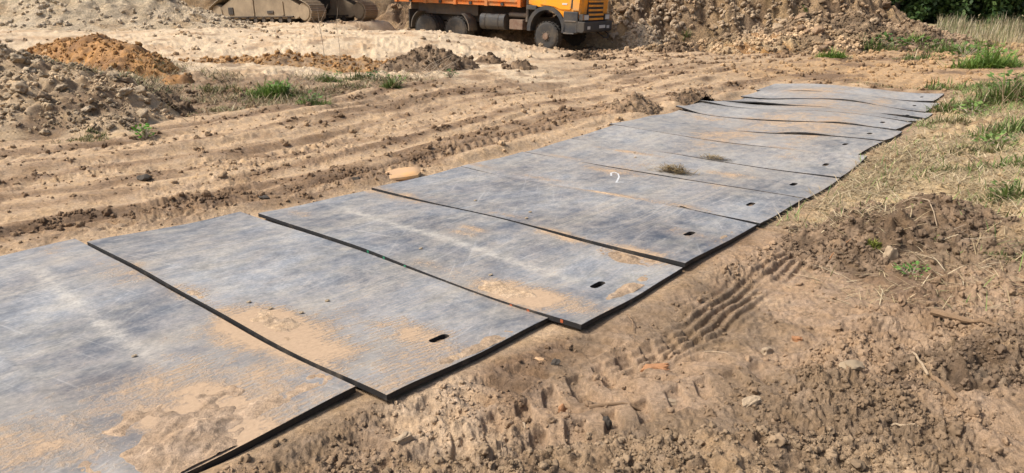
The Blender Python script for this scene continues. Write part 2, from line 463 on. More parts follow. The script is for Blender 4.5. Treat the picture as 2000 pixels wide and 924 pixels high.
    p.inputs['Specular IOR Level'].default_value = 0.45
    h = math_n(nt, 'ADD', math_n(nt, 'MULTIPLY', sm, 0.7), math_n(nt, 'MULTIPLY', math_n(nt, 'MULTIPLY', fine.outputs[0], sm), 0.6))
    h = math_n(nt, 'ADD', h, math_n(nt, 'MULTIPLY', math_n(nt, 'MULTIPLY', wv.outputs[0], sm), ramp(nt, big.outputs[0], 0.45, 0.6, 0.03, 0.22)))
    b = bump(nt, h, 0.0045)
    b = bump(nt, streak.outputs[0], 0.004, 0.5, b)
    L.new(b, p.inputs['Normal'])
    return m
M_MAT = mat_material()
M_MATEDGE = plain('mat_edge_black', (0.012, 0.012, 0.013), 0.55, 0.3, 12, dirt=(0.10, 0.08, 0.06), dirt_amt=0.25)

# ---------------------------------------------------------------- heaps: registered first so that placement knows them
HEAPS = []
def reg_heap(key, cx, cy, rx, ry, rot, H, **kw):
    d = dict(key=key, cx=cx, cy=cy, rx=rx, ry=ry, rot=R(rot), H=H, pw=kw.get('pw', 1.1), warp=kw.get('warp', 0.25),
             nz=kw.get('nz', 0.16), f=kw.get('f', 1.0), seed=kw.get('seed', len(HEAPS) * 5 + 1), clod=kw.get('clod', 0.05), rug=kw.get('rug', 0.0), cf=kw.get('cf', 5.0))
    HEAPS.append(d)
    return d

def heap_z(h, x, y, detail=True):
    ca, sa = math.cos(h['rot']), math.sin(h['rot'])
    u = ((x - h['cx']) * ca + (y - h['cy']) * sa) / h['rx']
    v = (-(x - h['cx']) * sa + (y - h['cy']) * ca) / h['ry']
    k = 1.6 / min(h['rx'], h['ry'])
    r = np.sqrt(u * u + v * v) * (1 + h['warp'] * fbm(x * k * 0.6, y * k * 0.6, 3, h['seed']))
    prof = np.clip(1 - r, 0, 2)
    prof = prof ** h['pw'] * (1 - 0.25 * sst(0.6, 1.2, prof))
    b = h['H'] * prof
    b = b * (1 + h['nz'] * 2 * fbm(x * k, y * k, 3, h['seed'] + 2))
    if detail:
        edge = sst(0.0, 0.25, prof)
        b = b + edge * h['nz'] * h['H'] * 0.5 * fbm(x * k * 4, y * k * 4, 4, h['seed'] + 3, 0.6)
        b = b + edge * h['rug'] * (fbm(x * 1.9, y * 1.9, 5, h['seed'] + 7, 0.62) - 0.5 * np.abs(perlin(x * 1.1, y * 1.1, h['seed'] + 8)))
        b = b + edge * h['clod'] * (clods(x, y, h['cf'], h['seed'] + 1) + 0.5 * clods(x, y, h['cf'] * 2.3, h['seed'] + 6))
    return b - 0.03, r

def surf(x, y, detail=True):
    x = np.atleast_1d(np.asarray(x, np.float64)); y = np.atleast_1d(np.asarray(y, np.float64))
    g = G(x, y, detail)
    z = g.copy()
    gs = None
    for h in HEAPS:
        m = np.hypot(x - h['cx'], y - h['cy']) < max(h['rx'], h['ry']) * 1.4
        if m.any():
            b, r = heap_z(h, x[m], y[m], detail)
            if gs is None: gs = G(x, y, False)
            z[m] = np.maximum(z[m], gs[m] + b)
    return z

def ray(px, py):
    x = (px - 1000) / FPX; yv = -(py - 462) / FPX
    return np.array([x, math.cos(PITCH) + yv * math.sin(PITCH), -math.sin(PITCH) + yv * math.cos(PITCH)])

_T = np.geomspace(1.5, 75, 900)
def at(px, py):
    """the point of the ground or of a heap seen at this pixel of the photograph"""
    d = ray(px, py)
    p = np.outer(_T, d); p[:, 2] += CAM_H
    z = surf(p[:, 0], p[:, 1], False)
    k = np.nonzero(p[:, 2] < z)[0]
    i = k[0] if len(k) else len(_T) - 1
    return Vector((p[i, 0], p[i, 1], z[i]))

def put(x, y, dz=0.0):
    return Vector((x, y, float(surf(x, y)[0]) + dz))

def soil_colour(x, y):
    s, c = strip(x, y)
    cr = right_edge(s)
    tl = cr - MATW - c; tr = c - cr
    n = lambda f, sd, o=3: fbm(x * f, y * f, o, sd)
    sand = np.array([0.385, 0.280, 0.180]); pale = np.array([0.47, 0.375, 0.262]); brown = np.array([0.185, 0.125, 0.080])
    dark = np.array([0.115, 0.076, 0.050]); tan = np.array([0.280, 0.200, 0.134]); clay = np.array([0.38, 0.20, 0.075])
    grey = np.array([0.225, 0.163, 0.108])
    def mx(a, b, w): return a + (b - a) * np.clip(w, 0, 1)[:, None]
    wt = tl + 0.45 * perlin(s * 0.16, tl * 0.25, 12) + 0.010 * (s - 7) ** 2
    wt2 = tl - 0.10 * s + 0.3 * perlin(s * 0.2, tl * 0.3, 15)
    st = 0.8 * perlin(wt * 1.6, s * 0.07, 81) + 0.5 * perlin(wt * 4.2, s * 0.13, 82) + 0.5 * perlin(wt2 * 3.0, s * 0.1, 37) + 0.4 * n(1.6, 83)
    col = np.tile(sand, (len(x), 1))
    col = mx(col, brown, 0.9 * sst(-0.25, 0.50, st + 0.10 - 0.10 * sst(3, 5, tl)))
    col = mx(col, dark, 0.75 * sst(0.45, 0.9, st + 0.3 * n(3.0, 84)))
    # pale sand of the platform, brown rim
    w = sst(13.2, 14.8, y + 0.8 * n(0.5, 85)) * (1 - sst(-0.5, 2.8, x + 1.0 * n(0.4, 86)))
    col = mx(col, mx(mx(np.tile(pale, (len(x), 1)), sand, sst(0.0, 0.5, n(0.8, 87))), brown, 0.7 * sst(0.25, 0.75, n(1.3, 89, 4) + 0.35 * sst(17, 14, y))), w)
    rim = sst(10.6, 11.6, y) * (1 - sst(13.5, 14.8, y)) * (1 - sst(-2.5, -0.5, x))
    col = mx(col, mx(np.tile(grey, (len(x), 1)), brown * 0.9, sst(-0.1, 0.4, n(1.7, 80))), rim * sst(-0.6, 0.0, n(0.9, 88)))
    # far right, behind the strip
    w = sst(15.0, 17.0, s) * sst(-3.0, -1.0, -tl)
    far = mx(np.tile(np.array([0.36, 0.245, 0.14]), (len(x), 1)), brown, sst(0.0, 0.5, perlin(x * 0.25, y * 1.2, 91) + 0.6 * n(0.9, 90)))
    col = mx(col, far, w)
    # right of the strip
    w = sst(-0.05, 0.15, tr)
    rt = mx(np.tile(tan, (len(x), 1)), grey * 0.85, sst(-0.15, 0.45, n(0.9, 92) + 0.25 * sst(0.9, 1.8, tr)))
    rt = mx(rt, brown * 0.95, sst(0.15, 0.6, n(1.4, 93) + 0.22 * sst(1.1, 2.2, tr) - 0.15))
    rt = mx(rt, dark * 1.15, 0.7 * sst(0.35, 0.8, n(1.1, 94, 4)))
    rt = mx(rt, np.array([0.41, 0.31, 0.215]), 0.8 * sst(0.4, 0.8, n(0.8, 95)))
    bank = sst(4.9, 6.2, s + 0.5 * n(0.8, 96)) * sst(0.0, 0.3, tr)
    rt = mx(rt, mx(np.tile(np.array([0.36, 0.275, 0.165]), (len(x), 1)), np.array([0.22, 0.155, 0.092]), sst(0, 0.5, n(1.2, 97))), bank)
    col = mx(col, rt, w * (1 - sst(15, 17, s)))
    # the wood's edge
    col = mx(col, np.array([0.26, 0.22, 0.12]), sst(24, 34, y) * sst(11, 15, x))
    return np.clip(col * np.array([1.02, 0.985, 0.935]), 0.02, 0.8)

# ---------------------------------------------------------------- ground: one sheet, finer towards the view
def build_ground():
    fine = np.radians(np.linspace(-39, 39, 960))
    side = np.linspace(39, 66, 130)[1:]
    rest = np.radians(np.concatenate([side, np.linspace(66, 294, 50)[1:-1], 360 - side[::-1]]))
    ang = np.concatenate([fine, rest])
    rad = [0.12, 0.4, 0.7, 1.0, 1.2, 1.35, 1.45, 1.52]
    r = 1.58
    while r < 52:
        rad.append(r)
        r *= 1 + (0.0036 if r < 6 else 0.0050 if r < 18 else 0.008)
    while r < 900:
        rad.append(r); r *= 1.12
    rad = np.array(rad)
    A, Rr = np.meshgrid(ang, rad)
    X, Y = (Rr * np.sin(A)).ravel(), (Rr * np.cos(A)).ravel()
    Z = G(X, Y)
    nr, na = len(rad), len(ang)
    i, j = np.meshgrid(np.arange(nr - 1), np.arange(na), indexing='ij')
    a = (i * na + j).ravel(); b = (i * na + (j + 1) % na).ravel()
    F = np.stack([a, b, b + na, a + na], 1)[:, ::-1]
    o = mesh_obj('ground', np.stack([X, Y, Z], 1), np.ascontiguousarray(F), M_SOIL, col=soil_colour(X, Y), smooth=True)
    return tag(o, kind='structure')
build_ground()

# ---------------------------------------------------------------- heaps and banks of earth
def build_heap(h, name, label, res, colour, mat=None, extra=None):
    R_ = max(h['rx'], h['ry']) * 1.25
    ca, sa = math.cos(h['rot']), math.sin(h['rot'])
    nu = int(2.5 * h['rx'] / res) + 1; nv = int(2.5 * h['ry'] / res) + 1
    U, V = np.meshgrid(np.linspace(-1.25, 1.25, nu) * h['rx'], np.linspace(-1.25, 1.25, nv) * h['ry'])
    X = (h['cx'] + U * ca - V * sa).ravel(); Y = (h['cy'] + U * sa + V * ca).ravel()
    b, r = heap_z(h, X, Y)
    Z = G(X, Y, False) + b
    keep = (r < 1.08)
    e = matmask(X, Y)
    keep &= e < -0.01
    idx = np.arange(nu * nv).reshape(nv, nu)
    F = np.stack([idx[:-1, :-1].ravel(), idx[:-1, 1:].ravel(), idx[1:, 1:].ravel(), idx[1:, :-1].ravel()], 1)
    F = F[keep[F].all(1)]
    used = np.unique(F); remap = np.full(nu * nv, -1); remap[used] = np.arange(len(used))
    X, Y, Z = X[used], Y[used], Z[used]
    col = colour(X, Y, Z)
    o = mesh_obj(name, np.stack([X - h['cx'], Y - h['cy'], Z], 1), np.ascontiguousarray(remap[F]), mat or M_SOIL, col=col, smooth=True)
    o.location = (h['cx'], h['cy'], 0)
    tag(o, label, 'heap')
    return o

def two(a, b, f, seed, lo=-0.2, hi=0.4, c=None, cw=0.6):
    a, b = np.array(a), np.array(b)
    def fn(x, y, z):
        w = sst(lo, hi, fbm(x * f, y * f + z * f, 4, seed, 0.6))
        q = a + (b - a) * w[:, None]
        if c is not None:
            w2 = cw * sst(0.25, 0.6, fbm(x * f * 0.6, y * f * 0.6, 3, seed + 9))
            q = q + (np.array(c) - q) * w2[:, None]
        return np.clip(q * np.array([1.02, 0.985, 0.94]), 0.02, 0.8)
    return fn

GREYC, BROWNC, DARKC = (0.39, 0.295, 0.19), (0.23, 0.163, 0.104), (0.115, 0.080, 0.052)
PALEC, SANDC, CLAYC, DCLAY = (0.55, 0.45, 0.315), (0.44, 0.325, 0.20), (0.34, 0.19, 0.08), (0.22, 0.125, 0.06)

h_clod = reg_heap('clod', -8.5, 10.7, 3.6, 3.0, 10, 1.25, clod=0.14, cf=4.0, pw=0.95, nz=0.10)
h_dark = reg_heap('dark', -5.75, 11.0, 0.95, 0.6, -5, 0.42, clod=0.07, cf=7)
h_clay = reg_heap('clay', -9.2, 15.6, 3.3, 1.0, -34, 0.72, clod=0.09, cf=4, pw=0.8, nz=0.10)
h_clay2 = reg_heap('clay2', -4.4, 17.3, 3.0, 0.9, 8, 0.36, clod=0.06, cf=5)
h_sand = reg_heap('sand', -17.5, 29, 7.5, 5.0, -12, 2.6, clod=0.06, cf=3, nz=0.06, warp=0.12, rug=0.10)
h_sbank = reg_heap('sbank', -23, 41, 22, 7, 4, 5.5, clod=0.25, cf=1.2, nz=0.14, pw=0.7, warp=0.12, rug=0.26)
h_root = reg_heap('root', -1.95, 16.6, 1.25, 0.75, 5, 0.60, clod=0.10, cf=6, nz=0.12)
h_bank = reg_heap('bank', 7.0, 37, 13.6, 8.5, 2, 5.2, clod=0.30, cf=1.5, nz=0.14, pw=0.72, warp=0.10, rug=0.42)
h_spoil = reg_heap('spoil', 12.2, 27.5, 6.0, 3.2, 6, 1.25, clod=0.16, cf=2.2, nz=0.22)
h_white = reg_heap('white', 5.2, 29.2, 1.7, 1.4, 20, 1.2, clod=0.10, cf=3, nz=0.10)
h_fan = reg_heap('fan', 9.3, 30.9, 2.6, 2.4, 0, 1.25, clod=0.08, cf=3, nz=0.12)
h_low = reg_heap('low', 8.4, 25.4, 4.4, 1.5, -4, 0.55, clod=0.10, cf=2.5, nz=0.25)
h_sodA = reg_heap('sodA', -0.55, 18.2, 0.42, 0.3, 0, 0.24, clod=0.05, cf=8)
h_sodB = reg_heap('sodB', 0.18, 17.0, 0.5, 0.3, 10, 0.22, clod=0.05, cf=8)
h_sodC = reg_heap('sodC', 2.15, 20.6, 0.75, 0.4, -5, 0.24, clod=0.06, cf=7)
h_sodD = reg_heap('sodD', 5.6, 24.6, 0.9, 0.5, 0, 0.35, clod=0.08, cf=5)
h_pileA = reg_heap('pileA', 1.85, 10.75, 0.62, 0.36, 45, 0.30, clod=0.04, cf=9, nz=0.08)
h_pileB = reg_heap('pileB', 3.05, 11.9, 0.75, 0.34, 48, 0.24, clod=0.04, cf=9, nz=0.08)
h_mound = reg_heap('mound', 2.75, 4.75, 1.05, 0.62, 35, 0.26, clod=0.05, cf=11, nz=0.3)
h_lump = reg_heap('lump', 2.02, 2.72, 0.50, 0.24, 15, 0.13, clod=0.045, cf=14, nz=0.35)
h_front = reg_heap('front', 0.25, 2.02, 1.25, 0.30, 6, 0.10, clod=0.04, cf=17, nz=0.3, pw=0.9)

heap_clod = build_heap(h_clod, 'spoil_heap', 'large grey-brown heap of lumpy soil at the left edge of the picture', 0.035, two(GREYC, BROWNC, 1.2, 3, 0.0, 0.6, c=DARKC, cw=0.35))
build_heap(h_dark, 'soil_mound', 'small dark brown soil mound right of the grey lumpy heap', 0.018, two(DARKC, BROWNC, 2, 4))
build_heap(h_clay, 'clay_heap', 'long orange-brown clay heap behind the grey lumpy heap', 0.045, two(CLAYC, DCLAY, 0.9, 5, c=(0.42, 0.31, 0.19), cw=0.75))
build_heap(h_clay2, 'clay_ridge', 'low orange clay ridge in front of the pale sand below the excavator', 0.035, two((0.33, 0.21, 0.105), (0.24, 0.165, 0.10), 1.5, 6, c=BROWNC, cw=0.8))
build_heap(h_sand, 'sand_heap', 'tall pale sand heap left of the excavator', 0.09, two(PALEC, SANDC, 0.6, 7, 0.0, 0.7), M_SOIL_FAR)
build_heap(h_sbank, 'sand_bank', 'long tan sand bank behind the excavator', 0.20, two((0.38, 0.27, 0.16), BROWNC, 0.5, 8, c=PALEC, cw=0.6), M_SOIL_FAR)
build_heap(h_root, 'root_heap', 'dark heap of torn turf and roots in front of the truck', 0.022, two(DARKC, (0.22, 0.16, 0.105), 2.2, 9))
heap_bank = build_heap(h_bank, 'earth_bank', 'big brown earth bank right of the truck, reaching above the picture', 0.095, two((0.36, 0.255, 0.155), (0.19, 0.13, 0.082), 0.7, 10, -0.3, 0.4, c=(0.40, 0.28, 0.15), cw=0.6), M_SOIL_FAR)
heap_spoil = build_heap(h_spoil, 'spoil_heap', 'brown rubbly spoil heap at the foot of the earth bank, near the green tufts', 0.07, two(BROWNC, (0.33, 0.24, 0.15), 1.0, 11, c=DARKC, cw=0.7), M_SOIL_FAR)
build_heap(h_white, 'sand_heap', 'small whitish sand heap just right of the truck', 0.05, two((0.46, 0.37, 0.26), (0.30, 0.22, 0.14), 0.9, 12, -0.1, 0.4), M_SOIL_FAR)
build_heap(h_fan, 'sand_fan', 'pale sand fan running down the middle of the earth bank', 0.06, two((0.45, 0.36, 0.24), (0.33, 0.24, 0.15), 0.8, 13, -0.1, 0.5), M_SOIL_FAR)
build_heap(h_low, 'sand_ledge', 'low cut ledge of light sand at the foot of the earth bank', 0.06, two((0.50, 0.37, 0.22), (0.38, 0.22, 0.10), 0.8, 14, -0.1, 0.5), M_SOIL_FAR)
for hh, lb in ((h_sodA, 'dark sod clump on the road, left one of the pair right of the root heap'), (h_sodB, 'dark sod clump on the road, right one of the pair right of the root heap'),
               (h_sodC, 'flat dark sod clump on the road below the front of the truck'), (h_sodD, 'dark turf hump on the sand ledge right of the truck')):
    build_heap(hh, 'sod_clump', lb, 0.02, two(DARKC, BROWNC, 2.5, 18))
build_heap(h_pileA, 'soil_pile', 'peaked brown soil pile against the left edge of the far mats', 0.016, two((0.27, 0.185, 0.115), BROWNC, 3, 19))
build_heap(h_pileB, 'soil_pile', 'low brown soil pile behind the peaked one, left edge of the far mats', 0.016, two((0.25, 0.17, 0.105), DARKC, 3, 20))
build_heap(h_mound, 'soil_mound', 'dark soil mound with roots and weeds beside the mats on the right', 0.012, two(DARKC, (0.21, 0.15, 0.10), 3, 15, c=(0.30, 0.22, 0.15), cw=0.5))
build_heap(h_lump, 'soil_mound', 'dark crumbly soil lump at the lower right of the picture', 0.008, two(DARKC, (0.24, 0.175, 0.115), 4, 16, c=(0.33, 0.25, 0.17), cw=0.5))
build_heap(h_front, 'soil_mound', 'low grey-brown crumbly soil ridge at the bottom edge of the picture', 0.008, two((0.27, 0.195, 0.125), (0.185, 0.13, 0.083), 3, 17, c=(0.34, 0.255, 0.165), cw=0.5))

# ---------------------------------------------------------------- mats
def build_mats():
    seams = [S_NEAR, 1.625] + [0.5 * (HS[i] + HS[i + 1]) for i in range(len(HS) - 1)] + [S_FAR]
    T = 0.032
    blobs = [  # pixel of the photograph, radius across the strip, radius along it, amount
        (600, 715, 0.38, 0.5, 0.50), (470, 650, 0.25, 0.20, 0.6), (250, 545, 0.28, 0.12, 0.55), (60, 885, 0.28, 0.18, 0.7), (400, 840, 0.5, 0.25, 0.9),
        (90, 490, 0.5, 0.15, 0.35), (545, 648, 0.26, 0.14, 0.85), (620, 705, 0.18, 0.10, 0.5), (820, 668, 0.22, 0.14, 0.60), (800, 742, 0.14, 0.35, 0.55),
        (380, 585, 0.16, 0.08, 0.6), (990, 578, 0.24, 0.13, 0.85), (1050, 600, 0.18, 0.14, 0.75), (925, 455, 0.13, 0.05, 0.8), (900, 465, 0.2, 0.05, 0.5),
        (715, 375, 0.18, 0.12, 0.85), (790, 395, 0.28, 0.14, 0.6), (580, 428, 0.2, 0.08, 0.55), (840, 530, 0.15, 0.06, 0.6), (1130, 610, 0.3, 0.12, 0.45),
        (1240, 508, 0.22, 0.12, 0.85), (1090, 468, 0.24, 0.07, 0.65), (1350, 470, 0.22, 0.1, 0.45), (1000, 432, 0.2, 0.05, 0.55), (1180, 385, 0.35, 0.05, 0.75),
        (1060, 355, 0.35, 0.08, 0.5), (1345, 412, 0.2, 0.07, 0.7), (1190, 340, 0.3, 0.08, 0.55), (1110, 312, 0.3, 0.06, 0.55), (1420, 345, 0.3, 0.1, 0.45),
        (1220, 300, 0.35, 0.05, 0.6), (1590, 250, 0.5, 0.8, 0.38), (1640, 215, 0.4, 0.7, 0.40), (1560, 180, 0.4, 0.5, 0.45), (1380, 235, 0.35, 0.3, 0.45), (930, 330, 0.2, 0.08, 0.8)]
    bw = [(at(px, py), a, b, w) for px, py, a, b, w in blobs]
    labels = ['nearest dusty ground mat, with a sand pile on its right end, bottom left',
              'black ground mat with a dark hand hole in tread-marked sand, second from the camera',
              'ground mat with a pale streak and coloured marks on its near edge, third from camera',
              'black ground mat starting beside the pale orange slab, fourth from the camera',
              'ground mat with a chalk 2 on it, fifth from the camera',
              'ground mat carrying the dry grass tuft, sixth from the camera',
              'ground mat right behind the one with the dry grass tuft, seventh from the camera',
              'grey dusty ground mat, eighth from the camera',
              'grey dusty ground mat, ninth from the camera, near the start of the rise',
              'grey dusty ground mat, tenth from the camera, near edge lifted in a dark curve',
              'grey dusty ground mat, fourth from the far end of the strip',
              'grey dusty ground mat, third from the far end of the strip',
              'sandy grey ground mat, second from the far end of the strip',
              'farthest ground mat at the end of the strip']
    tilt = [0.004, 0.012, 0.011, 0.009, 0.002, 0.001, 0.002, 0.002, 0.003, 0.007, 0.002, 0.003, 0.003, 0.002]
    skew = [0, 0.004, -0.012, -0.010, 0.004, 0.0, 0.01, -0.008, 0.006, -0.01, 0.01, 0.012, -0.02, 0.01]
    gaps = [0.02, 0.012, 0.010, 0.008, 0.003, 0.002, 0.002, 0.002, 0.003, 0.004, 0.002, 0.003, 0.003, 0.003]
    for i in range(14):
        s0 = seams[i] + gaps[i] * 0.5; s1 = seams[i + 1] - gaps[i] * 0.5
        W = s1 - s0
        hs = HS[i - 1] if i else 0.9
        hc = HC[i - 1] if i else -2.50
        if i == 0: W_hole = 0.62
        cr = hc + HOLE_IN; cl = cr - MATW
        nu, nv = (150, 60) if i < 4 else (110, 34)
        us, vs = np.linspace(0, MATW, nu + 1), np.linspace(0, W, nv + 1)
        hu, hv = MATW - HOLE_IN, W * 0.5
        hl, hw = 0.062, 0.026                                   # half length along the strip, half width
        i0 = np.searchsorted(us, hu - hw - 0.012) - 1; i1 = np.searchsorted(us, hu + hw + 0.012)
        j0 = np.searchsorted(vs, hv - hl - 0.012) - 1; j1 = np.searchsorted(vs, hv + hl + 0.012)
        bm = bmesh.new()
        V = [[None] * (nv + 1) for _ in range(nu + 1)]
        for a in range(nu + 1):
            for b in range(nv + 1):
                if i0 < a < i1 and j0 < b < j1: continue
                V[a][b] = bm.verts.new((us[a], vs[b], 0))
        for a in range(nu):
            for b in range(nv):
                if i0 <= a < i1 and j0 <= b < j1: continue
                bm.faces.new((V[a][b], V[a + 1][b], V[a + 1][b + 1], V[a][b + 1]))
        ring = []
        for k in range(20):
            t = k / 20 * 2 * math.pi
            sy = math.sin(t)
            ring.append(bm.verts.new((hu + hw * math.cos(t), hv + (hl - hw) * (1 if sy > 0 else -1) * (abs(sy) > 1e-6) + hw * sy, 0)))
        edges = [bm.edges.new((ring[k], ring[(k + 1) % 20])) for k in range(20)]
        loop = [V[a][j0] for a in range(i0, i1)] + [V[i1][b] for b in range(j0, j1)] + [V[a][j1] for a in range(i1, i0, -1)] + [V[i0][b] for b in range(j1, j0, -1)]
        for k in range(len(loop)):
            e = bm.edges.get((loop[k], loop[(k + 1) % len(loop)]))
            edges.append(e)
        bmesh.ops.triangle_fill(bm, use_beauty=True, use_dissolve=False, edges=edges)
        bmesh.ops.recalc_face_normals(bm, faces=bm.faces)
        bm.verts.ensure_lookup_table(); bm.verts.index_update()
        P = np.array([v.co for v in bm.verts])
        tops = [[v.index for v in f.verts] for f in bm.faces]
        nz = sum(f.normal.z for f in bm.faces)
        if nz < 0: tops = [t[::-1] for t in tops]
        bnd = []
        for e in bm.edges:
            if len(e.link_faces) == 1:
                f = e.link_faces[0]
                vv = [v.index for v in f.verts]
                a, b = e.verts[0].index, e.verts[1].index
                if vv[(vv.index(a) + 1) % len(vv)] != b: a, b = b, a
                if nz < 0: a, b = b, a
                bnd.append((a, b))
        bm.free()
        n = len(P)
        u, v = P[:, 0], P[:, 1]
        sk = skew[i] * (u - MATW * 0.5)
        s = s0 + v + sk; c = cl + u - skew[i] * (v - W * .5)
        ragged = 0.004 * perlin(s * 3, c * 3, 7)
        s = s + 0.006 * perlin(u * 1.3, i * 4.1, 51) * (1 - 2 * v / W); c = c + 0.008 * perlin(v * 2.0, i * 2.3 + u * 0.2, 52)
        x = s * DX + c * NX; y = s * DY + c * NY
        Ti = T if i < 4 else 0.022
        z = undul(s, c) + Ti
        if i >= 4: z = z + 0.010 * perlin(u * 0.7 + i, s * 1.1, 17)
        vn = v / W
        lift = tilt[i] * (1 - 2 * vn) * (0.75 + 0.6 * perlin(u * 0.5, i * 3.3, 9))
        if i >= 8:   # far mats: edges buckled up in places
            lift = lift + np.exp(-(vn / 0.25) ** 2) * np.maximum(0, perlin(u * 0.9 + i * 2.7, i * 1.9, 14)) * 0.034
        z = z + np.abs(lift) * 0.4 + lift + 0.006 * perlin(u * 0.8, v * 1.6, 11 + i)
        for cu, cv, ca_ in ((0, 0, 0.010), (MATW, 0, 0.014), (MATW, W, 0.006), (0, W, 0.008)):
            z = z + ca_ * (0.4 + 0.6 * ((i * 37 + int(cu * 10) + int(cv * 7)) % 5) / 4) * np.exp(-(((u - cu) / 0.35) ** 2 + ((v - cv) / 0.25) ** 2))
        fold = np.zeros(n)
        wear = np.zeros(n)
        if i == 0:
            z = z + 0.010 * np.exp(-((v - 0.36) / 0.035) ** 2)
            wear += 0.9 * np.exp(-((v - 0.83 + 0.03 * perlin(u, 0.3, 4)) / 0.05) ** 2) * sst(0.2, 0.6, u) * (1 - sst(2.1, 2.6, u))
            wear += 0.5 * np.exp(-((v - 0.39) / 0.03) ** 2)
        if i == 2:
            wear += 1.0 * np.exp(-((v - 0.52 + 0.02 * perlin(u * 1.5, 0.3, 4)) / 0.045) ** 2) * sst(0.1, 0.5, u) * (1 - sst(2.5, 2.9, u))
        sand = np.full(n, -0.12)
        for p, a, b, w in bw:
            ps, pc = strip(p.x, p.y)
            q = ((c - pc) / a) ** 2 + ((s - ps) / b) ** 2
            sand += w * np.exp(-q * 0.8)
        lane = np.exp(-((u - 2.15) / 0.35) ** 2) + 0.5 * np.exp(-((u - 0.55) / 0.3) ** 2)
        lanef = np.exp(-((u - 1.35) / 0.45) ** 2) + 0.7 * np.exp(-((u - 2.3) / 0.22) ** 2)
        far = sst(4.5, 7.5, s)
        sand += 0.12 * lane * (1 - far) + (0.12 + 0.52 * lanef) * far * (0.8 + 0.6 * perlin(s * 0.8, u, 19))
        sand += 0.10 * np.exp(-(np.minimum(v, W - v) / 0.05) ** 2) + 0.14 * np.exp(-((MATW - u) / 0.10) ** 2)
        wear += 0.45 * far
        cx, cy = (s0 + W / 2) * DX + (cl + MATW / 2) * NX, (s0 + W / 2) * DY + (cl + MATW / 2) * NY
        top = np.stack([x - cx, y - cy, z], 1)
        bot = top.copy(); bot[:, 2] -= Ti * (0.9 if i else 0.95)
        faces = tops + [[q + n for q in f[::-1]] for f in tops] + [[b, a, a + n, b + n] for a, b in bnd]
        o = mesh_obj('ground_mat', np.concatenate([top, bot]), faces)
        me = o.data
        me.materials.append(M_MAT); me.materials.append(M_MATEDGE)
        mi = np.zeros(len(me.polygons), np.int32); mi[len(tops):] = 1
        me.polygons.foreach_set('material_index', mi)
        sm = np.zeros(len(me.polygons), bool); sm[:len(tops)] = True
        me.polygons.foreach_set('use_smooth', sm)
        lanes = sum(np.exp(-((u - q) / 0.13) ** 2) for q in (0.35, 0.75, 2.0, 2.4)) * (0.6 + 0.7 * perlin(s * 0.5, u * 0.8, 53))
        for nm, arr in (('sand', sand), ('wear', wear), ('lane', np.clip(lanes, 0, 1))):
            at_ = me.attributes.new(nm, 'FLOAT', 'POINT')
            at_.data.foreach_set('value', np.concatenate([arr, arr]).astype(np.float32))
        at_ = me.attributes.new('muv', 'FLOAT_VECTOR', 'POINT')
        uvw = np.stack([u + i * 7.3, s + i * 1.7, np.full(n, i * 3.1)], 1).astype(np.float32)
        at_.data.foreach_set('vector', np.concatenate([uvw, uvw]).ravel())
        # sharp rim between top and side
        me.set_sharp_from_angle(angle=R(40))
        o.location = (cx, cy, 0)
        tag(o, labels[i], 'ground mat', 'ground mats laid in a strip')
        MATS.append(dict(o=o, s0=s0, W=W, cl=cl, skew=skew[i], top=np.stack([x, y, z], 1), c=(cx, cy)))

MATS = []
build_mats()
def mat_top(x, y):
    best = None
    for m in MATS:
        d = np.hypot(m['top'][:, 0] - x, m['top'][:, 1] - y); k = int(d.argmin())
        if best is None or d[k] < best[0]: best = (d[k], m['top'][k, 2], m)
    return best

# ---------------------------------------------------------------- bmesh helpers for built things
def bx(bm, x0, x1, y0, y1, z0, z1):
    v = [bm.verts.new(p) for p in ((x0, y0, z0), (x1, y0, z0), (x1, y1, z0), (x0, y1, z0), (x0, y0, z1), (x1, y0, z1), (x1, y1, z1), (x0, y1, z1))]
    for f in ((3, 2, 1, 0), (4, 5, 6, 7), (0, 1, 5, 4), (1, 2, 6, 5), (2, 3, 7, 6), (3, 0, 4, 7)): bm.faces.new([v[k] for k in f])

def prism(bm, prof, y0, y1):
    """profile in x,z (counter-clockwise seen from -y), extruded along y"""
    a = [bm.verts.new((p[0], y0, p[1])) for p in prof]; b = [bm.verts.new((p[0], y1, p[1])) for p in prof]
    n = len(prof)
    bm.faces.new(a); bm.faces.new(b[::-1])
    for k in range(n): bm.faces.new((a[(k + 1) % n], a[k], b[k], b[(k + 1) % n]))

def lathe_y(bm, prof, seg, cx=0, cy=0, cz=0):
    """profile of (y, radius) turned round the y axis"""
    rings = []
    for (yy, r) in prof:
        rings.append([bm.verts.new((cx + r * math.cos(2 * math.pi * k / seg), cy + yy, cz + r * math.sin(2 * math.pi * k / seg))) for k in range(seg)])
    for a, b in zip(rings[:-1], rings[1:]):
        for k in range(seg): bm.faces.new((a[k], a[(k + 1) % seg], b[(k + 1) % seg], b[k]))
    bm.faces.new(rings[0][::-1]); bm.faces.new(rings[-1])

def tube(bm, pts, rad, seg=6):
    pts = [Vector(p) for p in pts]
    rad = rad if isinstance(rad, (list, tuple)) else [rad] * len(pts)
    rings = []
    for k, p in enumerate(pts):
        t = (pts[min(k + 1, len(pts) - 1)] - pts[max(k - 1, 0)]).normalized()
        u = t.cross(Vector((0, 0, 1)))
        if u.length < 1e-3: u = t.cross(Vector((1, 0, 0)))
        u.normalize(); w = t.cross(u)
        rings.append([bm.verts.new(p + (u * math.cos(2 * math.pi * q / seg) + w * math.sin(2 * math.pi * q / seg)) * rad[k]) for q in range(seg)])
    for a, b in zip(rings[:-1], rings[1:]):
        for k in range(seg): bm.faces.new((a[k], a[(k + 1) % seg], b[(k + 1) % seg], b[k]))
    bm.faces.new(rings[0][::-1]); bm.faces.new(rings[-1])

